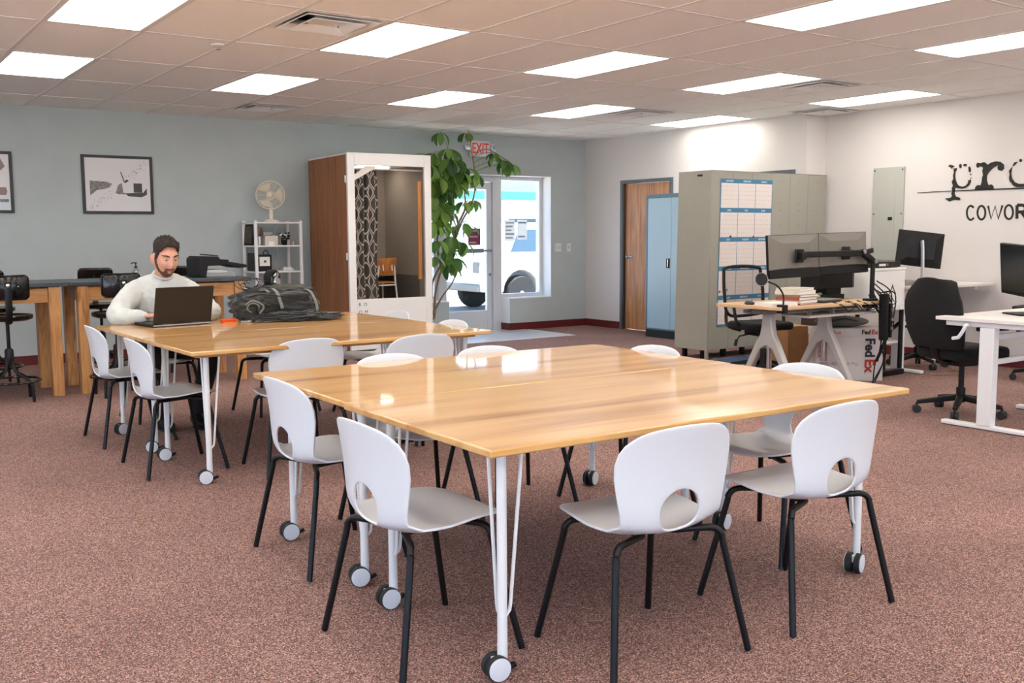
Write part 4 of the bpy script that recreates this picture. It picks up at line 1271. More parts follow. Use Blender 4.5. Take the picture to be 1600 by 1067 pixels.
# steel-blue cabinet
cb = thing('storage_cabinet', 'tall pale blue metal cabinet beside the wooden door', 'cabinet', (8.88, 8.72, 0))
mat('cab_blue', (164, 194, 211), .25, spec=.6)
MB().bx(.02, .41, 0, .91, .1, 1.835).build('body', 'cab_blue', cb, bevel=.004)
MB().bx(.03, .4, .005, .905, 0, .1).bx(.005, .03, .005, .905, 0, .1).build('plinth', 'rubber', cb, smooth=0)
MB().bx(0, .02, 0, .91, 1.79, 1.835).bx(0, .02, .885, .91, .1, 1.79).bx(0, .02, 0, .025, .1, 1.79).bx(0, .02, .025, .885, .1, .115).build('face_frame', mat('cab_edge', (96, 124, 142), .35), cb, bevel=.002)
for a, b2 in ((.028, .453), (.457, .882)):
    d_ = MB().bx(.004, .02, a, b2, .118, 1.787).build('door', 'cab_blue', cb, bevel=.003)
    if a > .3:
        MB().bx(-.004, .004, .47, .53, .9, 1.02).build('handle_plate', 'black_plastic', d_, bevel=.003)
        MB().bx(-.014, -.004, .485, .5, .91, 1.01).build('handle', 'chrome', d_, bevel=.003)
# electrical panel
ep = thing('electrical_panel', 'grey electrical panel cover on the white wall', 'electrical panel', (9.648, 6.605, 1.535))
MB().bx(-.02, 0, -.19, .19, -.5, .5).build('cover', 'panel_grey', ep, bevel=.003)
MB().bx(-.023, -.019, -.09, .1, -.42, .36).build('door', 'panel_grey', ep, bevel=.0015)
MB().bx(-.03, -.022, -.065, -.015, -.07, -.035).build('latch', 'black_plastic', ep, bevel=.002)
m_ = MB()
for y in (-.17, .17):
    for z in (-.47, 0, .47):
        m_.lathe([(.009, 0), (.007, .004)], 8, Matrix.Translation((-.02, y, z)) @ Matrix.Rotation(-PI / 2, 4, 'Y'))
m_.build('screw', 'dark_grey', ep)
SIGN = {'p': [[(5.8617, 1.9788), (5.8325, 1.9862), (5.824, 1.9721), (5.8403, 1.9412), (5.8403, 1.8957), (5.8317, 1.8588), (5.8153, 1.8217), (5.7949, 1.8026), (5.7554, 1.7918), (5.7172, 1.8038), (5.6989, 1.8255), (5.6953, 1.8524), (5.6717, 1.8603), (5.6687, 1.8377), (5.6836, 1.8068), (5.7161, 1.7812), (5.7545, 1.7718), (5.8084, 1.7777), (5.8334, 1.786), (5.8373, 1.7633), (5.8408, 1.7315), (5.8243, 1.6943), (5.7896, 1.6859), (5.7732, 1.6699), (5.7834, 1.6565), (5.8476, 1.6631), (5.8914, 1.6461), (5.9429, 1.6799), (5.8783, 1.6852), (5.8643, 1.7049), (5.875, 1.7236), (5.8643, 1.7506), (5.8725, 1.7784), (5.8589, 1.8053), (5.8756, 1.8472), (5.859, 1.8738), (5.8636, 1.9105), (5.8551, 1.942)], [(5.9223, 2.0051), (5.9032, 2.0222), (5.8511, 2.0055), (5.8723, 1.9958), (5.8814, 1.9781), (5.892, 1.9942)], [(5.7756, 2.0011), (5.7774, 1.9879), (5.7834, 1.98), (5.7912, 1.9804), (5.7979, 1.9891), (5.801, 2.0025), (5.7991, 2.0157), (5.7932, 2.0236), (5.7853, 2.0231), (5.7786, 2.0145)], [(5.7187, 2.0067), (5.7221, 1.999), (5.7315, 1.9946), (5.7435, 1.9953), (5.7534, 2.0008), (5.7575, 2.009), (5.7541, 2.0168), (5.7447, 2.0211), (5.7327, 2.0204), (5.7228, 2.0149)], [(5.7005, 1.9859), (5.6873, 1.9914), (5.6747, 1.9682), (5.6752, 1.9369), (5.6884, 1.9313), (5.697, 1.9515)], [(5.6682, 1.9105), (5.6708, 1.9028), (5.6765, 1.9031), (5.6798, 1.911), (5.6772, 1.9187), (5.6715, 1.9184)], [(5.6646, 1.8725), (5.6672, 1.868), (5.673, 1.8683), (5.6761, 1.8731), (5.6734, 1.8777), (5.6677, 1.8774)]], 'r': [[(5.6193, 2.0053), (5.6079, 2.0251), (5.5745, 2.016), (5.5375, 2.027), (5.4988, 1.9981), (5.4627, 2.018), (5.4171, 2.0257), (5.3711, 2.0194), (5.3333, 1.9883), (5.3296, 1.9488), (5.3531, 1.9283), (5.39, 1.9391), (5.3977, 1.9658), (5.3876, 1.9827), (5.4013, 1.9836), (5.4417, 1.9639), (5.4859, 1.9223), (5.5048, 1.8878), (5.5027, 1.8434), (5.4847, 1.7982), (5.4478, 1.8011), (5.4282, 1.7781), (5.4316, 1.7518), (5.6238, 1.7549), (5.6158, 1.786), (5.5928, 1.8029), (5.5641, 1.7945), (5.5544, 1.828), (5.5508, 1.8724), (5.5427, 1.8986), (5.5523, 1.9436), (5.5441, 1.9698), (5.5683, 1.9845), (5.5824, 1.9853), (5.6008, 1.973), (5.6154, 1.9828)]], 'o': [[(5.2511, 1.9617), (5.2637, 1.9451), (5.2806, 1.9243), (5.2702, 1.8934), (5.2757, 1.8588), (5.2668, 1.8236), (5.248, 1.8054), (5.2288, 1.7785), (5.1881, 1.7638), (5.1264, 1.7638), (5.0659, 1.7758), (5.0289, 1.8126), (5.0254, 1.8636), (5.0512, 1.8606), (5.0683, 1.823), (5.1019, 1.7988), (5.1322, 1.7933), (5.1764, 1.7953), (5.2171, 1.8127), (5.2456, 1.8487), (5.2567, 1.8927), (5.2539, 1.9272)], [(5.2471, 1.9702), (5.2309, 2.0038), (5.2002, 2.0088), (5.2125, 1.9897), (5.2337, 1.9694)], [(5.1566, 2.0181), (5.1586, 2.0092), (5.165, 2.0039), (5.1731, 2.0044), (5.1801, 2.0105), (5.183, 2.0198), (5.181, 2.0288), (5.1746, 2.034), (5.1664, 2.0334), (5.1595, 2.0274)], [(5.0968, 2.0109), (5.0995, 2.0041), (5.1071, 2.0002), (5.1168, 2.0008), (5.1249, 2.0057), (5.1283, 2.0129), (5.1256, 2.0198), (5.118, 2.0237), (5.1082, 2.023), (5.1002, 2.0182)], [(5.0769, 1.9943), (5.0492, 1.9586), (5.0332, 1.9151), (5.0468, 1.9116), (5.0643, 1.9509), (5.085, 1.982)]], 'line': [[(6.2594, 1.7525), (6.0524, 1.756), (5.6574, 1.7589), (5.1261, 1.7586), (4.9875, 1.758), (4.9869, 1.746), (5.1254, 1.7448), (5.6569, 1.7481), (6.0521, 1.7504), (6.2592, 1.7469)]]}
WORD = {'C': [[(5.6288, 1.5753), (5.6381, 1.5868), (5.6487, 1.5941), (5.6599, 1.5967), (5.6709, 1.5944), (5.6808, 1.5873), (5.689, 1.5759), (5.695, 1.5611), (5.6983, 1.5437), (5.6986, 1.5252), (5.696, 1.5067), (5.6906, 1.4895), (5.6828, 1.475), (5.6732, 1.464), (5.6624, 1.4574), (5.6512, 1.4555), (5.6404, 1.4586), (5.6307, 1.4664), (5.6228, 1.4784)]], 'O': [[(5.5026, 1.5247), (5.504, 1.5015), (5.5102, 1.4812), (5.5205, 1.4662), (5.5337, 1.4583), (5.5481, 1.4585), (5.562, 1.4669), (5.5739, 1.4823), (5.5821, 1.503), (5.5857, 1.5265), (5.5842, 1.5498), (5.5779, 1.5702), (5.5676, 1.5852), (5.5544, 1.5929), (5.5399, 1.5925), (5.526, 1.5841), (5.5143, 1.5686), (5.5062, 1.548), (5.5026, 1.5247)]], 'W': [[(5.4778, 1.5919), (5.4408, 1.4594), (5.4053, 1.5882), (5.367, 1.46), (5.3305, 1.5933)]], 'O2': [[(5.2217, 1.5241), (5.223, 1.5008), (5.2292, 1.4804), (5.2394, 1.4654), (5.2525, 1.4575), (5.2669, 1.4577), (5.2809, 1.4661), (5.2927, 1.4816), (5.3009, 1.5023), (5.3046, 1.5259), (5.3032, 1.5493), (5.297, 1.5697), (5.2866, 1.5847), (5.2735, 1.5925), (5.2591, 1.5921), (5.2452, 1.5836), (5.2335, 1.5681), (5.2253, 1.5474), (5.2217, 1.5241)]], 'R': [[(5.1793, 1.4588), (5.1858, 1.5911)], [(5.1858, 1.5911), (5.1353, 1.5898), (5.1336, 1.5897), (5.1213, 1.5869), (5.1107, 1.5795), (5.1033, 1.5686), (5.1003, 1.556), (5.1021, 1.5435), (5.1084, 1.533), (5.1183, 1.5261), (5.1303, 1.5239), (5.1825, 1.5241)], [(5.139, 1.5223), (5.0895, 1.4625)]]}
mat('sign_black', (22, 22, 18), .6)
sg = thing('wall_lettering', 'black cut-out letters reading pro and COWOR on the white wall', 'sign', (9.65, 0, 0))
for k in ('p', 'r', 'o', 'line'):
    m_ = MB()
    for poly in SIGN[k]:
        m_.prism(poly, -.008, -.0005, FACE_X)
    m_.build('rule_line' if k == 'line' else 'letter_' + k, 'sign_black', sg, smooth=0)
for k, strokes in WORD.items():
    m_ = MB()
    for st in strokes:
        st = list(st)
        closed = len(st) > 3 and (Vector(st[0]) - Vector(st[-1])).length < .004
        if closed:
            st = st[:-1]
        m_.tube([(-.02, y, z) for y, z in st], .0155 if k == 'R' else .0105, 8, closed=closed)
    o = m_.build('letter_' + k[0].lower(), 'sign_black', sg)
    o.scale = (.12, 1, 1)

# ================================================================ WOODEN DESK WITH TWO MONITORS
D1 = Vector((7.02, 5.62, 0))
dk = thing('office_desk', 'pale wooden desk with splayed aluminium legs in front of the lockers', 'desk', D1)
MB().bx(-.71, .71, -.345, .335, .713, .74).build('desktop', 'desk_wood', dk, bevel=.004)
mat('cast_alu', (188, 184, 178), .45, metal=.15)
for x in (-.43, .31):
    lg = MB()
    lg.prism([(-.045, .66), (.045, .66), (.055, .56), (.07, .48), (.12, .4), (.32, .012), (.27, .012), (.06, .36), (0, .385), (-.06, .36), (-.27, .012), (-.32, .012), (-.12, .4), (-.07, .48), (-.055, .56)], -.03, .03, FACE_X)
    lg = lg.build('leg', 'cast_alu', dk, bevel=.01, loc=(x, 0, 0))
    MB().cyl((0, 0, .7), (0, 0, .2), .03).build('lift_cylinder', 'chrome', lg)
    MB().bx(-.16, .16, -.05, .05, .66, .7).build('mount_plate', 'mid_grey', lg, bevel=.004)
    for sy in (-.3, .3):
        MB().cyl((0, sy, 0), (0, sy, .014), .022).build('glide', 'black_plastic', lg)
MB().bar((-.62, -.1, .68), (.62, -.1, .68), .03, .03).bar((-.62, .1, .68), (.62, .1, .68), .03, .03).build('rail', 'mid_grey', dk, bevel=.003)
MB().bx(-.25, .66, -.28, .02, .625, .645).build('cable_tray', mat('tray_white', (206, 202, 196), .5), dk, bevel=.004)
for x in (-.2, .1, .6):
    MB().bx(x - .012, x + .012, -.25, -.22, .645, .713).build('hanger', 'mid_grey', dk, smooth=0)
MB().cyl((-.47, .02, .0), (-.47, .02, .36), .026).build('floor_post', 'black_plastic', dk)
# monitors
mat('mon_back', (122, 116, 106), .4, var=.04, vscale=3)
def monitor(label, c, rz, roll, w_=.61, h_=.355):
    t = thing('monitor', label, 'monitor', c, rz, 'flat monitors')
    t.rotation_euler = (R(-3), roll, rz)
    # back faces -y, screen faces +y
    MB().bx(-w_ / 2, w_ / 2, -.012, .012, -h_ / 2, h_ / 2).build('bezel', 'black_plastic', t, bevel=.003)
    v = [(-w_ / 2 + .004, -.013, -h_ / 2 + .07), (w_ / 2 - .004, -.013, -h_ / 2 + .07), (w_ / 2 - .004, -.013, h_ / 2 - .004), (-w_ / 2 + .004, -.013, h_ / 2 - .004),
         (-w_ * .28, -.032, -h_ / 2 + .08), (w_ * .28, -.032, -h_ / 2 + .08), (w_ * .28, -.032, h_ * .3), (-w_ * .28, -.032, h_ * .3)]
    MB()._add(v, [(4, 5, 6, 7), (0, 1, 5, 4), (1, 2, 6, 5), (2, 3, 7, 6), (3, 0, 4, 7)]).build('back_cover', 'mon_back', t, smooth=0)
    MB().bx(-w_ / 2 + .004, w_ / 2 - .004, -.03, -.012, -h_ / 2 + .004, -h_ / 2 + .07).build('port_strip', 'black_plastic', t, bevel=.004)
    MB().bx(-w_ / 2 + .01, w_ / 2 - .01, .012, .0135, -h_ / 2 + .014, h_ / 2 - .01).build('screen', 'black_gloss', t, smooth=0)
    return t
monitor('large monitor seen from behind, left of the pair on the wooden desk', (6.645, 5.43, 1.143), R(-2), R(-1.2))
monitor('large monitor seen from behind, right of the pair on the wooden desk', (7.255, 5.405, 1.158), R(-3), R(-1.2))
ma = thing('twin_screen_mount', 'black jointed mount carrying both monitors, clamped to the wooden desk', 'monitor mount', (7.56, 5.31, .74))
MB().cyl((0, 0, 0), (0, 0, .33), .02).build('pole', 'black_metal', ma)
MB().bx(-.05, .05, -.02, .06, -.06, -.028).bx(-.05, .05, -.03, .06, 0, .02).bx(-.05, .05, -.03, -.005, -.06, .01).build('clamp', 'black_metal', ma, bevel=.003)
MB().bar((0, 0, .34), (-.16, .0, .43), .05, .055).build('arm', 'black_metal', ma, bevel=.01)
MB().bar((-.13, 0, .42), (-.9, .02, .415), .028, .05).build('cross_bar', 'black_metal', ma, bevel=.006)
MB().bar((-.13, 0, .42), (.0, .01, .44), .03, .045).build('cross_bar', 'black_metal', ma, bevel=.006)
for x, z in ((-.915, .405), (-.305, .42)):
    MB().bx(x - .05, x + .05, .045, .06, z - .055, z + .055).bx(x - .025, x + .025, .0, .045, z - .03, z + .03).build('mount_head', 'black_metal', ma, bevel=.004)
for p_ in ((0, -.03, .345), (-.16, -.03, .43)):
    MB().cyl((p_[0], p_[1] + .005, p_[2]), (p_[0], p_[1] - .006, p_[2]), .018, n=16).build('joint_cap', 'steel', ma)
# things on the desk
def book_stack(c, rz, items):
    z = c[2]
    for k, (w_, d_, h_, cov, lb) in enumerate(items):
        t = thing('book', lb, 'book', (c[0] + random.uniform(-.012, .012), c[1] + random.uniform(-.012, .012), z), rz + random.uniform(-.08, .08), 'books piled on the wooden desk')
        MB().bx(-w_ / 2, w_ / 2, -d_ / 2, d_ / 2, 0, .003).bx(-w_ / 2, w_ / 2, -d_ / 2, d_ / 2, h_ - .003, h_).bx(-w_ / 2, -w_ / 2 + .003, -d_ / 2, d_ / 2, .003, h_ - .003).build('cover', cov, t, smooth=0)
        MB().bx(-w_ / 2 + .003, w_ / 2 - .004, -d_ / 2 + .004, d_ / 2 - .004, .003, h_ - .003).build('page_block', 'paper', t, smooth=0)
        z += h_ + .0005
mat('bk_tan', (176, 140, 100), .6); mat('bk_red', (150, 66, 50), .6); mat('bk_cream', (214, 204, 184), .6); mat('bk_green', (120, 130, 104), .6)
book_stack((6.76, 5.47, .74), R(8), [(.3, .22, .014, 'bk_red', 'thin red book at the bottom of the desk pile'), (.28, .23, .022, 'bk_cream', 'cream book second from the bottom of the desk pile'), (.29, .22, .026, 'bk_red', 'rust-spined book in the middle of the desk pile'),
           (.28, .21, .02, 'bk_tan', 'tan book in the middle of the desk pile'), (.29, .22, .03, 'bk_cream', 'thick cream book near the top of the desk pile'), (.27, .21, .022, 'bk_cream', 'pale book on top of the desk pile')])
t = thing('paper_stack', 'stack of white papers at the front of the wooden desk', 'papers', (6.5, 5.46, .74), R(-6))
for k in range(3):
    MB().bx(-.15, .13, -.1, .1, k * .009, k * .009 + .008).build('sheet_bundle', 'paper', t, smooth=0, rot=(0, 0, R(2 * k - 2)))
t = thing('computer_mouse', 'small dark mouse at the left end of the wooden desk', 'mouse', (6.39, 5.66, .74))
MB().sph((0, 0, .012), (.03, .05, .02), 14, 8).build('shell', 'dark_grey', t)
MB().cyl((0, .02, .028), (0, .035, .026), .005, n=8).build('scroll_wheel', 'black_plastic', t)
t = thing('gooseneck_mirror', 'gooseneck with round black disc clamped to the desk edge', 'gooseneck lamp', (6.36, 5.3, .74))
MB().bx(-.022, .022, -.034, .03, -.05, -.028).bx(-.022, .022, -.034, .03, .001, .02).bx(-.022, .022, -.05, -.0255, -.05, .02).build('clamp', 'black_plastic', t, bevel=.003)
MB().tube(spline([(0, -.02, .02), (-.005, -.02, .1), (-.05, -.0, .17), (-.12, .03, .205), (-.18, .05, .225)], 6), .007, 8).build('gooseneck', 'black_metal', t)
GM = Matrix.Translation((-.19, .045, .228)) @ Matrix.Rotation(R(80), 4, 'X') @ Matrix.Rotation(R(-30), 4, 'Y')
MB().lathe([(.048, -.006), (.05, 0), (.048, .006)], 28, GM).build('disc', 'black_plastic', t)
MB().tube([GM @ Vector((.05 * math.cos(2 * PI * k / 32), .05 * math.sin(2 * PI * k / 32), .0)) for k in range(32)], .004, 6, closed=True).build('rim', 'steel', t)
t = thing('black_receiver', 'black box device behind the twin monitors on the wooden desk', 'electronic device', (7.5, 5.74, .74), R(-4))
MB().bx(-.17, .12, -.1, .1, 0, .045).build('base', 'black_plastic', t, bevel=.004)
MB().bx(-.21, .22, -.12, .12, .1, .235).bx(-.1, .1, -.08, .08, .045, .1).build('body', 'black_plastic', t, bevel=.006)
MB().bx(.2, .206, -.12, -.1, .1, .235).build('edge_strip', 'steel', t, smooth=0)
t = thing('laptop', 'thin closed grey laptop stacked on papers right of the book pile', 'laptop', (7.12, 5.5, .74), R(5))
MB().bx(-.15, .15, -.11, .11, .006, .02).build('base', 'dark_grey', t, bevel=.003)
MB().bx(-.15, .15, -.11, .11, .02, .028).build('lid', 'mid_grey', t, bevel=.003)
MB().bx(-.13, .13, -.1, .1, 0, .006).build('foot_pad', 'rubber', t, smooth=0)
t = thing('document_pile', 'loose white papers with green clips under the right monitor', 'papers', (7.2, 5.72, .74), R(20))
for k in range(4):
    MB().bx(-.15, .14, -.1, .1, k * .012, k * .012 + .011).build('sheet_bundle', 'paper', t, smooth=0, rot=(0, 0, R(5 * k - 6)))
MB().bx(-.02, .05, -.12, -.09, .048, .066).build('clip', mat('green', (120, 160, 70), .5), t, bevel=.003)
# cables
rr = random.Random(8)
cbm = MB()
for k in range(9):
    a = (7.6 + rr.uniform(-.06, .06), 5.3 + rr.uniform(-.03, .05), .74 + rr.uniform(.02, .25))
    cbm.tube(spline([a, (a[0] + rr.uniform(.02, .2), a[1] - rr.uniform(.0, .06), .72 + rr.uniform(-.05, .12)), (7.7 + rr.uniform(-.06, .06), 5.24 + rr.uniform(-.03, .03), .55), (7.68 + rr.uniform(-.04, .04), 5.26 + rr.uniform(-.03, .03), .38), (7.66 + rr.uniform(-.05, .1), 5.3, .2), (7.72 + rr.uniform(-.1, .1), 5.32, .01)][:4 + (k % 3)], 6), .006, 6)
for k in range(7):
    c_ = (7.68 + rr.uniform(-.04, .1), 5.26 + rr.uniform(-.03, .03), .7 + rr.uniform(-.12, .12))
    rx_, rz_ = rr.uniform(.05, .11), rr.uniform(.04, .09)
    cbm.tube([(c_[0] + rx_ * math.cos(q * .5), c_[1] + .02 * math.sin(q), c_[2] + rz_ * math.sin(q * .5)) for q in range(12)], .004, 5)
for k in range(5):
    a = rr.uniform(7.0, 7.5)
    cbm.tube(spline([(a, 5.33, .75), (a + .04, 5.25, .72), (a + .1, 5.24, .67), (a + .2, 5.26, .7)], 5), .0045, 6)
tag(cbm.build('cable_bundle', 'black_plastic'), 'tangle of black cables hanging from the end of the wooden desk', 'cables')
t = thing('cable_sleeve', 'thick black cable sleeve hanging below the monitor arm', 'cable sleeve', (7.63, 5.235, 0))
MB().tube([(0, 0, .8), (.0, 0, .6), (.01, 0, .4)], .042, 10).build('sleeve', 'black_fabric', t)
MB().bx(.03, .06, -.05, .0, .42, .72).build('power_strip', 'black_plastic', t, bevel=.004)
for z in (.5, .58, .66):
    MB().cyl((.045, -.05, z), (.045, -.062, z), .016, n=12).build('plug', 'steel', t)
# delivery box under the desk, cardboard boxes
mat('box_white', (206, 198, 192), .7, var=.04, vscale=8)
fx = thing('delivery_box', 'white cardboard delivery box with black and red lettering under the desk', 'box', (7.7, 5.67, 0), R(-38))
MB().bx(-.3, .3, -.14, .14, 0, .47).build('carton', 'box_white', fx, bevel=.004)
MB().bx(-.305, .305, -.145, .145, .4, .475).build('lid', 'box_white', fx, bevel=.004)
mat('fx_dark', (40, 34, 44), .6); mat('fx_red', (176, 40, 34), .6)
text('Fed', .12, fx, 'fx_dark', (.14, -.1455, .39), (PI / 2, PI / 2, 0), ext=.0008, bold=.004)
text('Ex', .12, fx, 'fx_red', (.14, -.1455, .2), (PI / 2, PI / 2, 0), ext=.0008, bold=.004)
text('Fed', .055, fx, 'fx_dark', (.1, -.146, .425), (PI / 2, 0, 0), ext=.0006, bold=.002)
text('Ex', .055, fx, 'fx_red', (.19, -.146, .425), (PI / 2, 0, 0), ext=.0006, bold=.002)
text('Box', .05, fx, 'fx_red', (-.16, -.146, .425), (PI / 2, 0, 0), ext=.0006)
text('The World On Time', .04, fx, 'mid_grey', (.08, -.1455, .17), (PI / 2, PI, 0), ext=.0006)
text('FedEx', .06, fx, 'fx_red', (-.28, -.1455, .36), (PI / 2, PI / 2, 0), ext=.0006)
text('Ex', .08, fx, 'fx_red', (.306, .0, .3), (PI / 2, PI / 2, PI / 2), ext=.0006, bold=.002)
text('press', .08, fx, 'fx_dark', (.306, .0, .2), (PI / 2, PI / 2, PI / 2), ext=.0006, bold=.002)
t = thing('cardboard_box', 'brown cardboard box on the floor behind the wooden desk', 'box', (7.95, 6.52, 0), R(-12))
MB().bx(-.13, .13, -.15, .15, 0, .42).build('carton', 'card', t, bevel=.003)
MB().bx(-.03, .03, -.152, .152, .418, .424).build('tape', 'bk_tan', t, smooth=0)
t = thing('flat_carton', 'dark brown flat carton leaning beside the cardboard box', 'box', (8.2, 6.42, 0), R(-12))
MB().box((0, 0, .26), (.06, .36, .5), (0, R(6), 0)).build('carton', mat('card_dark', (64, 46, 34), .8), t, bevel=.003)
MB().box((-.033, 0, .3), (.004, .2, .2), (0, R(6), 0)).build('label_patch', 'black_plastic', t, smooth=0)
t = thing('laptop_bag', 'grey padded bag lying on top of the delivery box', 'bag', (7.68, 5.7, .475), R(-38))
MB().sph((0, .02, .05), (.25, .12, .05), 20, 10).build('pouch', mat('grey_cloth', (104, 100, 92), .9, bump=.3, bscale=200), t)
MB().tube(spline([(-.12, -.08, .06), (0, -.11, .085), (.12, -.08, .06)], 5), .008, 6).build('strap', 'dark_grey', t)

# ================================================================ SIDE TABLE WITH WHITE CABINET, WHITE CRANK DESKS
sd = thing('side_table', 'small white-topped table on black legs behind the delivery box', 'table', (8.11, 5.78, 0))
MB().bx(-.28, .29, -.3, .3, .62, .645).build('tabletop', 'white_paint', sd, bevel=.004)
for x in (-.02, .24):
    for y in (-.24, .24):
        MB().tube([(x, y, .62), (x, y, .06)], .022, 10).build('leg', 'black_metal', sd)
MB().bar((-.06, -.24, .03), (.28, -.24, .03), .05, .05).bar((-.06, .24, .03), (.28, .24, .03), .05, .05).build('foot_bar', 'black_metal', sd, bevel=.005)
MB().bar((-.02, -.24, .08), (-.02, .24, .58), .03, .03).bar((.24, -.24, .5), (.24, .24, .1), .03, .03).build('brace', 'black_metal', sd, bevel=.004)
MB().bx(-.05, .27, -.22, .27, .3, .318).build('lower_shelf', 'white_paint', sd, smooth=0)
t = thing('orange_pouch', 'orange cloth pouch on the lower shelf of the side table', 'bag', (8.21, 5.75, .318))
MB().sph((0, 0, .05), (.16, .12, .05), 18, 10).build('pouch', 'orange', t)
MB().tube(spline([(-.1, -.1, .06), (0, -.12, .07), (.1, -.1, .06)], 4), .006, 6).build('seam', mat('dark_orange', (170, 92, 24), .6), t)
t = thing('white_cabinet', 'plain white box cabinet on the side table below the electrical panel', 'cabinet', (8.11, 5.8, .645))
MB().bx(-.28, .28, -.26, .26, 0, .34).build('body', 'white_paint', t, bevel=.004)
MB().bx(-.285, .285, -.268, .265, .34, .362).build('top', 'white_paint', t, bevel=.003)
MB().bx(-.265, .265, -.266, -.26, .015, .325).build('door', 'white_paint', t, bevel=.003)
t = thing('disc_player', 'thin black device with white label on top of the white cabinet', 'electronic device', (8.17, 5.68, 1.007), R(4))
MB().bx(-.2, .2, -.11, .11, .004, .055).build('body', 'black_plastic', t, bevel=.003)
MB().bx(-.17, -.06, -.1125, -.109, .018, .04).build('label', 'paper', t, smooth=0)
MB().bx(-.04, -.015, -.1125, -.109, .02, .042).build('display', 'mid_grey', t, smooth=0)
MB().bx(-.18, .18, -.09, .09, 0, .004).build('foot_pad', 'rubber', t, smooth=0)

def crank_desk(label, x0, x1, y0, y1, h, xs, crank=True):
    t = thing('crank_desk', label, 'desk', ((x0 + x1) / 2, (y0 + y1) / 2, 0), 0, 'white height-adjustable desks')
    cx, cy = (x0 + x1) / 2, (y0 + y1) / 2
    hw, hd = (x1 - x0) / 2, (y1 - y0) / 2
    MB().bx(-hw, hw, -hd, hd, h - .025, h).build('desktop', mat('desk_white', (226, 220, 214), .45), t, bevel=.003)
    for X in xs:
        lx = X - cx
        lg = MB().bx(lx - .035, lx + .035, -.05, .05, .03, h - .06).build('leg', 'white_metal', t, bevel=.005)
        MB().bx(lx - .03, lx + .03, -hd + .05, hd - .05, .004, .034).build('foot', 'white_metal', t, bevel=.008)
        MB().bx(lx - .028, lx + .028, -hd + .06, hd - .06, h - .06, h - .025).build('top_bracket', 'white_metal', t, bevel=.004)
        s_ = 1 if lx < 0 else -1
        MB().bx(lx + s_ * .035 - .008, lx + s_ * .035 + .008, -.03, .03, .42, .66).build('joint_plate', 'white_metal', lg, bevel=.002)
    a, b2 = xs[0] - cx + .04, xs[1] - cx - .04
    MB().bx(a, b2, -.012, .012, .61, .645).bx(a, b2, -.012, .012, .44, .475).build('cross_rail', 'white_metal', t, bevel=.003)
    if crank:
        MB().tube(spline([(-hw + .02, .12, h - .05), (-hw - .03, .12, h - .05), (-hw - .035, .13, h - .08), (-hw - .04, .16, h - .13), (-hw - .045, .17, h - .135), (-hw - .09, .17, h - .135)], 3), .012, 8).build('crank_handle', 'white_plastic', t)
    return t
crank_desk('white crank desk at the right edge with a steel foot bar', 6.37, 7.75, 3.24, 3.96, .755, (6.43, 7.42))
crank_desk('higher white desk against the white wall below the black sign', 8.42, 9.62, 5.36, 6.0, .83, (8.52, 9.4), False)
# monitors on the white desks
def stand_monitor(label, c, rz, w_, h_, zc, roll, silver):
    t = thing('monitor', label, 'monitor', c, rz, 'flat monitors')
    pv = bpy.data.objects.new('screen_head', None)
    me = MB().bx(-w_ / 2, w_ / 2, -.02, .012, -h_ / 2, h_ / 2)
    hd_ = me.build('head', 'black_plastic', t, bevel=.005, loc=(0, 0, zc), rot=(R(-6), roll, 0))
    bpy.data.objects.remove(pv)
    MB().bx(-w_ / 2 + .018, w_ / 2 - .018, .012, .0135, -h_ / 2 + .026, h_ / 2 - .018).build('screen', mat('screen_off', (22, 26, 28), .22), hd_, smooth=0)
    v = [(-w_ / 2 + .005, -.02, -h_ / 2 + .005), (w_ / 2 - .005, -.02, -h_ / 2 + .005), (w_ / 2 - .005, -.02, h_ / 2 - .005), (-w_ / 2 + .005, -.02, h_ / 2 - .005), (-w_ * .3, -.06, -h_ * .28), (w_ * .3, -.06, -h_ * .28), (w_ * .3, -.06, h_ * .28), (-w_ * .3, -.06, h_ * .28)]
    MB()._add(v, [(4, 5, 6, 7), (0, 1, 5, 4), (1, 2, 6, 5), (2, 3, 7, 6), (3, 0, 4, 7)]).build('back_cover', 'black_plastic', hd_, smooth=0)
    MB().tube(spline([(0, -.1, .01), (0, -.115, .12), (0, -.1, zc - .02), (0, -.075, zc + .08)], 5), .03, 10, flat=.5).build('stand', 'aluminium' if silver else 'black_plastic', t)
    MB().prism(rrect(-.12, .12, -.17, .05, .02), 0, .012).build('base', 'black_plastic', t, bevel=.002)
    return t
stand_monitor('square black monitor with silver stand, its back to us below the sign', (8.82, 5.68, .83), R(-40), .43, .34, .34, R(7), True)
stand_monitor('black monitor at the right edge with dark screen on the crank desk', (6.88, 3.66, .755), R(57), .46, .36, .31, R(-3), False)
stand_monitor('monitor on a silver stand cut off by the right edge', (7.58, 3.6, .755), R(-60), .5, .34, .34, 0, True)
t = thing('desk_phone', 'small grey phone on the higher white desk beside the monitor', 'phone', (8.52, 5.62, .83), R(-20))
MB().prism([(-.09, 0), (.09, 0), (.09, .05), (-.09, .02)], -.08, .08, FACE_Y).build('body', 'mid_grey', t, bevel=.004)
MB().tube([(-.06, -.06, .05), (-.06, .0, .062), (-.06, .06, .05)], .016, 8).build('handset', 'dark_grey', t)

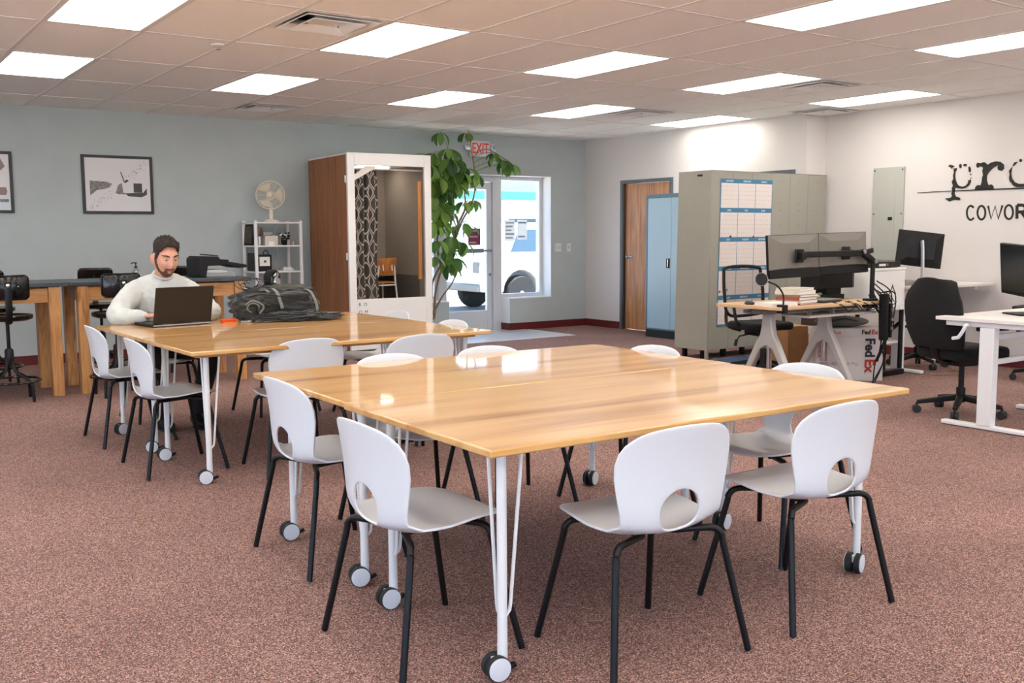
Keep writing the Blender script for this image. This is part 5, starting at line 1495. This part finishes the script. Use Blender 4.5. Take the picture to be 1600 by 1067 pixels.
# ================================================================ SWIVEL CHAIRS
def star_base(t, r=.3):
    MB().cyl((0, 0, .09), (0, 0, .2), .032).cyl((0, 0, .2), (0, 0, .4), .02).build('gas_lift', 'black_metal', t)
    for k in range(5):
        a = 2 * PI * k / 5 + .35
        c_, s_ = math.cos(a), math.sin(a)
        l_ = MB().bar((c_ * .02, s_ * .02, .125), (c_ * r, s_ * r, .082), .05, .045, w2=.034, h2=.03).build('base_arm', 'black_plastic', t, bevel=.008)
        w_ = MB()
        for sg in (-1, 1):
            p_ = Vector((c_ * r - s_ * .014 * sg, s_ * r + c_ * .014 * sg, .03))
            q_ = Vector((-s_ * .011 * sg, c_ * .011 * sg, 0))
            w_.cyl(p_ - q_, p_ + q_, .03, n=16)
        w_.cyl((c_ * r, s_ * r, .03), (c_ * r, s_ * r, .08), .009, n=8)
        w_.build('caster', 'rubber', l_)
def seat_pad(w_, d_, z, h_):
    return MB().prism(rrect(-w_ / 2, w_ / 2, -d_ / 2, d_ / 2, .09, 5), z, z + h_)
def task_chair(label, loc, rz):
    t = thing('task_chair', label, 'office chair', loc, rz, 'black upholstered swivel chairs')
    star_base(t)
    seat_pad(.5, .48, .42, .09).build('seat', 'black_fabric', t, bevel=.03, seg=4)
    MB().bx(-.12, .12, -.14, .1, .37, .42).build('mechanism', 'black_plastic', t, bevel=.01)
    def bk(u, v):
        a = (u - .5)
        hw = .25 * (1 - .22 * max(0, (v - .55) / .45) ** 2) * (.84 + .16 * min(1, v / .25))
        rnd = 1 - max(0, (v - .6) / .4) ** 3 * .3
        return Vector((a * 2 * hw * rnd, -.24 - .06 * v + .05 * (2 * a) ** 2 - .03 * math.sin(v * PI), .52 + .49 * v - .075 * (2 * a) ** 2 * v ** 3))
    MB().grid(bk, 13, 13).build('backrest', 'black_fabric', t, smooth=70, solid=.06, bevel=.02, off=1)
    MB().tube(spline([(0, -.08, .4), (0, -.2, .41), (0, -.27, .48), (0, -.285, .62)], 5), .03, 8, flat=.5).build('back_support', 'black_plastic', t)
    for sx in (-1, 1):
        MB().tube(spline([(sx * .16, .0, .41), (sx * .27, -.02, .42), (sx * .285, -.02, .5), (sx * .28, -.02, .64)], 5), .022, 8, flat=.6).build('arm_post', 'black_plastic', t)
        MB().prism(rrect(sx * .28 - .04, sx * .28 + .04, -.15, .12, .035), .64, .668).build('arm_pad', 'rubber', t, bevel=.008)
    return t
tc_ = task_chair('black upholstered swivel chair with armrests behind the crank desk', (6.86, 4.04, 0), R(-14 - 90))
dup(tc_, (8.98, 4.45, 0), R(100), 'black swivel chair just outside the right edge, one caster showing')
mc = thing('mesh_chair', 'black mesh-backed office chair behind the wooden desk', 'office chair', (7.34, 6.36, 0), R(-102 - 90))
star_base(mc, .28)
seat_pad(.5, .46, .43, .07).build('seat', 'black_fabric', mc, bevel=.025, seg=4)
MB().bx(-.1, .1, -.12, .1, .37, .43).build('mechanism', 'black_plastic', mc, bevel=.01)
MB().tube([(.1, 0, .39), (.24, .0, .37), (.27, 0, .33)], .007, 6).cyl((.27, 0, .34), (.285, 0, .28), .015, n=8).build('lever', 'black_plastic', mc)
fr_ = [(-.2, -.24, .56), (-.225, -.27, .75), (-.215, -.3, .95), (-.19, -.31, 1.0), (0, -.325, 1.015), (.19, -.31, 1.0), (.215, -.3, .95), (.225, -.27, .75), (.2, -.24, .56), (0, -.25, .54)]
MB().tube(spline([Vector(q) for q in fr_ + fr_[:1]], 4)[:-1], .016, 8, closed=True).build('back_frame', 'black_plastic', mc)
mm = bpy.data.materials.new('mesh_net'); mm.use_nodes = True
nt = mm.node_tree; b = nt.nodes['Principled BSDF']; b.inputs['Base Color'].default_value = lin((40, 38, 36)); b.inputs['Roughness'].default_value = .8
ck = nt.nodes.new('ShaderNodeTexChecker'); ck.inputs['Scale'].default_value = 420; tcn = nt.nodes.new('ShaderNodeTexCoord')
nt.links.new(tcn.outputs['Object'], ck.inputs[0]); ck.inputs[1].default_value = (.18,) * 3 + (1,); ck.inputs[2].default_value = (.42,) * 3 + (1,)
nt.links.new(ck.outputs[0], b.inputs['Alpha']); MATS['mesh_net'] = mm
MB().grid(lambda u, v: Vector(((u - .5) * 2 * (.2 + .018 * math.sin(v * PI)), -.245 - .075 * v + .02 * (2 * u - 1) ** 2, .56 + .44 * v)), 9, 9).build('back_mesh', mm, mc)
MB().tube(spline([(-.19, -.05, .42), (-.235, -.2, .46), (-.215, -.25, .6)], 5), .016, 8).tube(spline([(.19, -.05, .42), (.235, -.2, .46), (.215, -.25, .6)], 5), .016, 8).build('back_support', 'black_plastic', mc)
for sx in (-1, 1):
    MB().tube(spline([(sx * .2, .02, .44), (sx * .27, .0, .5), (sx * .275, -.05, .66)], 5), .016, 8).build('arm_post', 'black_plastic', mc)
    MB().prism(rrect(sx * .275 - .03, sx * .275 + .03, -.17, .07, .028), .655, .68).build('arm_pad', 'rubber', mc, bevel=.006)
cs_ = thing('rolling_stool', 'low black rolling stool under the higher white desk', 'stool', (8.95, 5.75, 0), R(10))
star_base(cs_, .27)
MB().lathe([(.05, .4), (.17, .4), (.19, .42), (.19, .46), (.17, .475), (.02, .48)], 24).build('seat', 'black_fabric', cs_)
cd = MB().tube(spline([(8.5, 5.32, .012), (8.7, 5.2, .012), (8.9, 5.22, .012), (9.0, 5.4, .012), (9.3, 5.5, .012), (9.55, 5.6, .2)], 6), .006, 6).build('extension_cord', mat('tan_cord', (150, 130, 104), .6))
tag(cd, 'tan cord lying on the carpet beside the higher white desk', 'cord')

# ================================================================ LAPTOP ON THE FAR TABLE
lp = thing('laptop_computer', 'open black laptop with its lid towards us on the far table', 'laptop', (2.02, 6.74, .7355), R(10))
MB().bx(-.21, .21, .0, .275, .002, .02).build('base', 'black_plastic', lp, bevel=.004)
MB().bx(-.19, .19, .06, .18, .02, .0225).build('keyboard', 'dark_grey', lp, smooth=0)
MB().bx(-.206, .206, -.004, .0, .004, .014).build('rear_trim', 'steel', lp, bevel=.001)
LM = Matrix.Translation((0, .005, .02)) @ Matrix.Rotation(R(14), 4, 'X')
mat('lid_brown', (20, 15, 11), .4)
ld = MB(); ld.bx(-.207, .207, -.008, .0, .0, .252, LM); ld = ld.build('lid', 'lid_brown', lp, bevel=.004)
d_ = MB(); d_.bx(-.195, .195, .0, .0012, .015, .24, LM); d_.build('screen', mat('lit_screen', (120, 132, 150), .3, emit=.6), ld, smooth=0)
MB().cyl((-.15, .004, .02), (-.06, .004, .02), .008).cyl((.06, .004, .02), (.15, .004, .02), .008).build('hinge', 'dark_grey', lp)

# ================================================================ BACKPACK AND SMALL THINGS BESIDE IT
from mathutils import noise as MN
mat('pack', (44, 43, 40), .85, var=.25, vscale=9, bump=.4, bscale=260, sheen=.2)
mat('pack_light', (72, 70, 64), .9, var=.2, vscale=12, bump=.3, bscale=200)
mat('webbing', (120, 118, 110), .8)
BK = Vector((2.71, 6.85, .7355))
bk_ = thing('backpack', 'dark grey backpack slumped on the far table beside the laptop', 'backpack', BK, R(-14))
def blob(c, r, amp, sc, seed, flatten=0.0, nu=40, nv=24):
    m_ = MB()
    m_.sph((0, 0, 0), (1, 1, 1), nu, nv)
    for v in m_.bm.verts:
        d = v.co.normalized()
        e_ = 2.6
        k = (abs(d.x) ** e_ + abs(d.y) ** e_ + abs(d.z) ** e_) ** (-1 / e_)
        n_ = MN.fractal(d * sc + Vector((seed, seed * 2, 0)), .9, 2, 4)
        rdg = 1 - abs(MN.noise(d * sc * 1.7 + Vector((0, seed, 3)))) * .5
        p_ = Vector((d.x * r[0] * k, d.y * r[1] * k, d.z * r[2] * k)) * (1 + amp * n_ + amp * .5 * (rdg - .7))
        v.co = p_ + Vector(c)
        if v.co.z < .002:
            v.co.z = .002
    return m_
blob((0, 0, .115), (.29, .18, .11), .17, 2.6, 3.1, nu=64, nv=40).build('main_pouch', 'pack', bk_, smooth=80)
blob((.08, .02, .2), (.19, .13, .045), .22, 3.2, 7.7, nu=56, nv=32).build('top_flap', 'pack_light', bk_, smooth=80)
blob((-.16, -.08, .09), (.14, .12, .085), .25, 3.2, 5.2, nu=56, nv=32).build('front_pocket', 'pack', bk_, smooth=80)
blob((.12, -.2, .028), (.26, .08, .032), .5, 3.4, 9.4, nu=64, nv=32).build('loose_cloth', 'pack', bk_, smooth=80)
blob((.33, -.1, .022), (.12, .06, .022), .45, 3.4, 2.4, nu=48, nv=28).build('loose_cloth', 'pack_light', bk_, smooth=80)
for pts in ([(-.02, -.11, .225), (.0, -.175, .2), (.02, -.205, .13), (.03, -.21, .09)], [(.2, -.06, .22), (.24, -.14, .2), (.27, -.17, .13), (.28, -.185, .06)], [(-.1, .02, .215), (-.08, -.06, .225), (-.05, -.14, .2)]):
    MB().tube(spline(pts, 5), .014, 6, flat=.25).build('strap', 'webbing', bk_)
MB().box((-.1, -.12, .215), (.05, .03, .01), (.5, 0, .4)).build('buckle', 'dark_grey', bk_, bevel=.003)
MB().box((-.12, -.2, .09), (.03, .012, .04), (0, .3, .2)).build('buckle', 'dark_grey', bk_, bevel=.003)
MB().tube([Vector((-.17 + .04 * math.cos(2 * PI * k / 20), -.215, .1 + .032 * math.sin(2 * PI * k / 20))) for k in range(15)], .005, 6).tube(spline([(-.22, -.2, .12), (-.17, -.225, .15), (-.1, -.22, .11), (-.13, -.23, .06)], 5), .006, 6).build('cord_loop', 'webbing', bk_)
MB().tube(spline([(-.25, -.1, .15), (-.12, -.2, .19), (.05, -.2, .17), (.2, -.19, .14)], 6), .004, 6).build('zipper', 'black_plastic', bk_)
# headset ring, cables, small items
hs = thing('headset', 'black ring-shaped headset with silver fittings on top of the backpack', 'headphones', (2.72, 6.9, .95), R(35))
MB().lathe([(.05, -.028), (.066, -.028), (.07, -.02), (.07, .02), (.066, .028), (.05, .028), (.048, .02), (.048, -.02), (.05, -.028)], 32, Matrix.Translation((0, 0, .07)) @ Matrix.Rotation(PI / 2, 4, 'X'), close=False).build('headband', 'black_fabric', hs)
MB().lathe([(.03, -.012), (.036, 0), (.03, .012)], 18, Matrix.Translation((.03, -.022, .05)) @ Matrix.Rotation(PI / 2, 4, 'X')).lathe([(.02, -.01), (.024, 0), (.02, .01)], 14, Matrix.Translation((.02, -.022, .1)) @ Matrix.Rotation(PI / 2, 4, 'X')).build('ear_cup', 'chrome', hs)
rr = random.Random(4)
cb_ = MB()
for k in range(6):
    c_ = Vector((2.51 + rr.uniform(-.03, .06), 6.83 + rr.uniform(-.03, .05), .95 + rr.uniform(0, .02)))
    rx_, rz_ = rr.uniform(.05, .09), rr.uniform(.025, .06)
    a0 = rr.random() * 3
    cb_.tube([c_ + Vector((rx_ * math.cos(a0 + q * .42), .03 * math.sin(q * .8 + k), max(-.005, rz_ * (1 + math.sin(a0 + q * .42)) * .8))) for q in range(13)], .0035, 5)
tag(cb_.build('charging_cables', 'dark_grey'), 'coiled thin cables heaped on the left of the backpack', 'cables')
t = thing('red_pouch', 'small bright orange-red pouch on the table beside the laptop', 'pouch', (2.345, 6.77, .7355), R(5))
MB().bx(-.055, .055, -.02, .025, .008, .026).build('pouch', mat('bright_red', (224, 60, 22), .5), t, bevel=.006)
MB().bx(-.05, .06, -.03, .02, 0, .008).build('tray', 'orange', t, bevel=.003)
t = tag(MB().tube(spline([(2.43, 6.76, .74), (2.48, 6.72, .741), (2.55, 6.73, .741), (2.6, 6.7, .741), (2.58, 6.66, .741), (2.5, 6.68, .741)], 6), .0035, 6).box((2.47, 6.7, .745), (.02, .012, .012)).build('earphone_cable', 'white_plastic'), 'white earphone cable on the table in front of the backpack', 'cable')
t = tag(MB().prism([(0, 0), (.07, .02), (.1, .0), (.04, -.03)], 0, .003).build('dark_leaflet', 'pack', smooth=0), 'dark scrap lying on the table right of the backpack', 'leaflet')
t.location = (3.12, 6.98, .7355)

# ================================================================ THE SEATED MAN
mat('skin', (206, 150, 126), .5, var=.04, vscale=12)
MATS['skin'].node_tree.nodes['Principled BSDF'].inputs['Subsurface Weight'].default_value = .12
MATS['skin'].node_tree.nodes['Principled BSDF'].inputs['Subsurface Radius'].default_value = (.012, .005, .003)
mat('hair_brown', (42, 31, 25), .7, var=.35, vscale=90, bump=.8, bscale=160)
mat('beard_brown', (104, 68, 52), .85, var=.3, vscale=200, bump=.5, bscale=300)
mat('sweater', (198, 201, 196), .9, var=.03, vscale=20, bump=.15, bscale=500, sheen=.2)
mat('trousers', (18, 18, 20), .85)
MX, MY = 2.055, 7.42
man = thing('person', 'dark-haired bearded person in pale grey sweater typing at the laptop', 'person', (MX, MY, 0))
def loft(m_, rings, n=20):
    vs, fs = [], []
    for (c, rx, ry, tl) in rings:
        for j in range(n):
            a = 2 * PI * j / n
            p_ = Vector((rx * math.cos(a), ry * math.sin(a), 0))
            p_.rotate(Euler((tl, 0, 0)))
            vs.append(Vector(c) + p_)
    k = len(rings)
    for i in range(k - 1):
        for j in range(n):
            fs.append((i * n + j, i * n + (j + 1) % n, (i + 1) * n + (j + 1) % n, (i + 1) * n + j))
    fs.append(tuple(range(n - 1, -1, -1))); fs.append(tuple((k - 1) * n + j for j in range(n)))
    m_._add(vs, fs)
def limb(m_, pts, radii, grow=0, n=14):
    sp = spline(pts, 5)
    rs = []
    for i in range(len(sp)):
        f = i / 5
        k = min(int(f), len(radii) - 2)
        rs.append(radii[k] + (radii[k + 1] - radii[k]) * (f - k) + grow)
    m_.tube(sp, radii=rs, n=n)
    m_.sph(sp[0], rs[0] * .99, 12, 8); m_.sph(sp[-1], rs[-1] * .99, 12, 8)
TORSO = [((0, .02, .46), .16, .12, 0), ((0, .01, .54), .175, .135, 0), ((0, -.01, .64), .165, .125, .1), ((0, -.035, .74), .172, .122, .2), ((0, -.07, .84), .19, .125, .28), ((0, -.1, .93), .2, .115, .32), ((0, -.115, .985), .18, .092, .35), ((0, -.125, 1.025), .13, .074, .35), ((0, -.135, 1.055), .07, .062, .35)]
ARM_R = [(-.18, -.1, .94), (-.265, -.15, .88), (-.345, -.25, .81), (-.355, -.32, .788), (-.29, -.375, .786), (-.225, -.41, .782)]
ARM_L = [(.18, -.1, .94), (.245, -.14, .88), (.29, -.22, .81), (.295, -.29, .79), (.25, -.36, .786), (.17, -.42, .782)]
ARAD = [.068, .06, .052, .046, .042, .029]
LEG_R = [(-.09, .0, .53), (-.12, -.2, .535), (-.14, -.4, .52), (-.145, -.43, .42), (-.13, -.42, .25), (-.12, -.4, .1)]
LEG_L = [(.09, .0, .53), (.15, -.2, .535), (.2, -.4, .52), (.205, -.43, .42), (.15, -.46, .25), (.1, -.48, .1)]
LRAD = [.09, .082, .062, .058, .052, .038]
HMX = Matrix.Translation((-.005, -.24, 1.18)) @ Matrix.Rotation(R(6), 4, 'Z') @ Matrix.Rotation(R(14), 4, 'X') @ Matrix.Scale(1.09, 4)
def g1(x, m, s):
    return math.exp(-((x - m) / s) ** 2)
def head_pt(d, off=0.0):
    x, y, z = .076 * d.x, .097 * d.y, .122 * d.z
    if d.z < 0:
        x *= 1 - .3 * d.z * d.z
        y = y * (1 - .12 * d.z * d.z) - .012 * d.z * d.z
    if d.z > .2:
        x *= 1 - .05 * (d.z - .2)
    if d.y < 0:
        fr = min(1, -d.y * 1.4)
        y -= fr * (.028 * g1(x, 0, .011) * max(0, 1 - abs((z + .02) / .042) ** 1.6 if z < -.02 else 1 - ((z + .02) / .05) ** 1) if -.062 < z < .03 else 0)
        y -= fr * .007 * g1(z, .034, .013) * g1(abs(x), .03, .03)
        y += fr * .012 * g1(z, .012, .014) * g1(abs(x), .031, .015)
        y -= fr * .005 * g1(z, -.02, .02) * g1(abs(x), .043, .018)
        y -= fr * (.006 * g1(z, -.06, .006) + .007 * g1(z, -.075, .007) - .004 * g1(z, -.067, .003)) * g1(x, 0, .026)
        y -= fr * .01 * g1(z, -.104, .016) * g1(x, 0, .028)
    p_ = Vector((x, y, z))
    return HMX @ (p_ + d * off)
def head_grid(mask, off, nu=72, nv=54, close=False):
    m_ = MB(); V = {}
    def vert(i, j):
        key = (i % nu, j)
        if key not in V:
            t_, a = PI * j / nv, 2 * PI * (i % nu) / nu
            d = Vector((math.sin(t_) * math.cos(a), math.sin(t_) * math.sin(a), math.cos(t_)))
            V[key] = m_.bm.verts.new(head_pt(d, off(d) if callable(off) else off))
        return V[key]
    for j in range(nv):
        for i in range(nu):
            t_, a = PI * (j + .5) / nv, 2 * PI * (i + .5) / nu
            d = Vector((math.sin(t_) * math.cos(a), math.sin(t_) * math.sin(a), math.cos(t_)))
            if mask(d):
                q = []
                for v in (vert(i, j), vert(i, j + 1), vert(i + 1, j + 1), vert(i + 1, j)):
                    if v not in q: q.append(v)
                if len(q) > 2:
                    try: m_.bm.faces.new(q)
                    except ValueError: pass
    bmesh.ops.remove_doubles(m_.bm, verts=m_.bm.verts, dist=1e-5)
    return m_
# body : one continuous surface
bd = head_grid(lambda d: True, 0.0)
for sx in (-1, 1):
    bd.sph((0, 0, 0), (.014, .024, .034), 14, 10, HMX @ Matrix.Translation((sx * .077, .012, -.008)) @ Matrix.Rotation(R(sx * -18), 4, 'Z') @ Matrix.Rotation(R(-12), 4, 'X'))
bd.tube([(0, -.1, 1.0), (0, -.145, 1.05), (0.003, -.19, 1.09), (.004, -.215, 1.14)], radii=[.075, .062, .058, .056], n=18)
loft(bd, TORSO)
for arm in (ARM_R, ARM_L):
    limb(bd, arm, ARAD)
for leg in (LEG_R, LEG_L):
    limb(bd, leg, LRAD)
def hand(m_, wrist, fwd, side, thumb):
    """palm and five separate bent fingers; fwd = knuckle direction, side = towards the little finger"""
    f, s_ = Vector(fwd).normalized(), Vector(side).normalized()
    up = Vector((0, 0, 1))
    w_ = Vector(wrist)
    pm = [w_ + f * k for k in (0, .03, .06, .085)]
    for o_ in (-.03, -.01, .01, .03):
        m_.tube([w_ + s_ * o_ * .6, w_ + f * .04 + s_ * o_ * .9 + up * .004, w_ + f * .085 + s_ * o_ + up * .004], radii=[.015, .0155, .0125], n=10)
    for k, (o_, L_) in enumerate(((-.031, .068), (-.011, .078), (.01, .073), (.03, .058))):
        b_ = w_ + f * .085 + s_ * o_ + up * .004
        sp_ = s_ * (o_ * .25)
        m_.tube(spline([b_ - f * .01, b_ + f * L_ * .4 + up * .006 + sp_ * .4, b_ + f * L_ * .75 - up * .006 + sp_ * .8, b_ + f * L_ * .95 - up * .026 + sp_], 3), radii=[.0105] * 3 + [.0095] * 3 + [.0085] * 3 + [.0075], n=8)
    tb = w_ + f * .025 - s_ * .03
    m_.tube(spline([tb, tb + f * .025 - s_ * .02 - up * .004, tb + f * .055 - s_ * .024 - up * .012, tb + f * .075 - s_ * .016 - up * .016], 3), radii=[.014] * 3 + [.012] * 3 + [.0105] * 3 + [.008], n=8)
hand(bd, (-.215, -.415, .79), (.8, -.6, -.02), (-.6, -.8, 0), 1)
hand(bd, (.16, -.424, .79), (-.72, -.66, -.02), (.66, -.72, 0), 1)
body = bd.build('body', 'skin', man, smooth=180, recalc=True)
q = body.modifiers.new('re', 'REMESH'); q.mode = 'VOXEL'; q.voxel_size = .0045; q.use_smooth_shade = True
q = body.modifiers.new('sm', 'SMOOTH'); q.factor = .5; q.iterations = 3
# hair, beard, brows, eyes
def sst(a, b_, x):
    x = max(0, min(1, (x - a) / (b_ - a)))
    return x * x * (3 - 2 * x)
def hairline(d):
    fr = abs(math.atan2(d.x, -d.y))
    if fr < .55: lim = .66
    elif fr < 1.02: lim = .66 - (fr - .55) * .55
    elif fr < 1.18: lim = .4 - (fr - 1.02) * 2.2
    elif fr < 1.42: lim = .0
    elif fr < 1.85: lim = .28
    else: lim = -.34
    return d.z > lim
hair = head_grid(hairline, lambda d: .003 + .022 * sst(.3, .72, d.z) * (1 + .25 * max(0, -d.y)) + sst(.3, .7, d.z) * (.011 * MN.noise(d * 9) + .007 * MN.noise(d * 24)), 96, 72)
hair = hair.build('hair', 'hair_brown', man, smooth=180, solid=.012, off=-1)
def beardm(d):
    fr = abs(math.atan2(d.x, -d.y))
    z = d.z
    if z < -.965: return False
    if fr < .28:
        return -.5 < z < -.4 or z < -.7
    if fr < .5:
        return z < -.4
    if fr < 1.05:
        return z < -.5 - .12 * math.sin((fr - .5) / .55 * PI)
    if fr < 1.22:
        return z < -.5 + (fr - 1.05) * 2.9
    if fr < 1.42:
        return -.72 < z < .02
    return False
bdm = head_grid(beardm, lambda d: .0012 + .001 * MN.noise(d * 40), 96, 72)
bdm.build('beard', 'beard_brown', man, smooth=180, solid=.005, off=-1)
mat('eye_white', (222, 214, 206), .25); mat('iris', (48, 38, 30), .2)
for sx in (-1, 1):
    eye = MB().sph((0, 0, 0), (.011, .011, .008), 14, 10, HMX @ Matrix.Translation((sx * .031, -.0765, .0095))).build('eye', 'eye_white', man)
    MB().sph((0, 0, 0), (.0052, .003, .0048), 12, 8, HMX @ Matrix.Translation((sx * .031 + .001, -.0865, .0075))).build('iris', 'iris', eye)
    MB().sph((0, 0, 0), (.0135, .0125, .006), 14, 8, HMX @ Matrix.Translation((sx * .031, -.0775, .0145))).build('eyelid', 'skin', eye)
    br_ = []
    for k in range(7):
        x_ = sx * (.012 + .0068 * k)
        dd = Vector((x_ / .076, -math.sqrt(max(.05, 1 - (x_ / .076) ** 2 - .1)), (.031 + .006 * math.sin(k / 6 * 2.6)) / .122)).normalized()
        br_.append(head_pt(dd, .002))
    MB().tube(br_, radii=[.0035, .005, .0055, .005, .0045, .0035, .002], n=6).build('eyebrow', 'hair_brown', man)
MB().tube([head_pt(Vector((x_ / .076, -1, -.565)).normalized(), .0035) for x_ in (-.024, -.012, 0, .012, .024)], radii=[.002, .004, .0045, .004, .002], n=6).build('lips', mat('lip', (170, 104, 92), .5), man)
# sweater
sw = MB()
GR = .013
loft(sw, [(c, rx + GR, ry + GR, tl) for c, rx, ry, tl in TORSO[1:]])
sw.tube([(0, -.125, 1.03), (0, -.148, 1.064)], radii=[.088, .07], n=20)
for arm, sx in ((ARM_R, -1), (ARM_L, 1)):
    limb(sw, arm, [.074, .068, .06, .054, .046, .036], .012)
    sw.tube([(0, -.13, 1.03), (sx * .09, -.118, 1.01), (sx * .17, -.1, .965), (sx * .22, -.11, .92)], radii=[.05, .056, .066, .07], n=14)
    e0, e1 = Vector(arm[-2]), Vector(arm[-1])
sw = sw.build('sweater', 'sweater', man, smooth=180)
q = sw.modifiers.new('re', 'REMESH'); q.mode = 'VOXEL'; q.voxel_size = .009; q.use_smooth_shade = True
q = sw.modifiers.new('sm', 'SMOOTH'); q.factor = .5; q.iterations = 8
tx = bpy.data.textures.new('folds', 'CLOUDS'); tx.noise_scale = .05; tx.noise_depth = 1
q = sw.modifiers.new('fold', 'DISPLACE'); q.texture = tx; q.strength = .016; q.mid_level = .5; q.texture_coords = 'LOCAL'
cl = MB()
cl.tube([Vector((.066 * math.cos(2 * PI * k / 28), -.148 + .064 * math.sin(2 * PI * k / 28), 1.062 + .03 * math.sin(2 * PI * k / 28))) for k in range(28)], .009, 8, closed=True)
cl.build('collar', 'sweater', sw)
for arm in (ARM_R, ARM_L):
    a, b_ = Vector(arm[-2]), Vector(arm[-1])
    d = (b_ - a).normalized()
    MB().tube([b_ - d * .03, b_ + d * .015], radii=[.046, .04], n=16).build('cuff', 'sweater', sw, bevel=.004)
tr_ = MB()
for leg in (LEG_R, LEG_L):
    limb(tr_, leg, LRAD, .012)
loft(tr_, [((0, .02, .45), .17, .13, 0), ((0, .01, .52), .19, .15, 0), ((0, .0, .6), .186, .146, 0)])
tr_ = tr_.build('trousers', 'trousers', man, smooth=180)
q = tr_.modifiers.new('re', 'REMESH'); q.mode = 'VOXEL'; q.voxel_size = .011; q.use_smooth_shade = True
q = tr_.modifiers.new('sm', 'SMOOTH'); q.factor = .5; q.iterations = 5
for leg in (LEG_R, LEG_L):
    a = leg[-1]
    sh_ = MB()
    for y0, y1, z0, w0, z1, w1 in ((.05, -.19, .0, .045, .0, .045),):
        rings = [((a[0], a[1] + .055, .045), .03, .03), ((a[0], a[1] + .03, .06), .042, .05), ((a[0], a[1] - .03, .055), .045, .052), ((a[0], a[1] - .1, .042), .048, .04), ((a[0], a[1] - .16, .035), .044, .032), ((a[0], a[1] - .195, .03), .025, .022)]
        vs, fs = [], []
        for c, rx, rz in rings:
            for j in range(16):
                an = 2 * PI * j / 16
                vs.append((c[0] + rx * math.cos(an), c[1], max(.006, c[2] + rz * math.sin(an))))
        for i in range(len(rings) - 1):
            for j in range(16):
                fs.append((i * 16 + j, i * 16 + (j + 1) % 16, (i + 1) * 16 + (j + 1) % 16, (i + 1) * 16 + j))
        fs.append(tuple(range(15, -1, -1))); fs.append(tuple(80 + j for j in range(16)))
        sh_._add(vs, fs)
    sh_ = sh_.build('shoe', 'black_plastic', man, smooth=60)
    MB().prism([(a[0] + .042 * math.cos(t_) , a[1] - .07 + .125 * math.sin(t_)) for t_ in [2 * PI * k / 20 for k in range(20)]], 0, .014).build('sole', 'rubber', sh_)
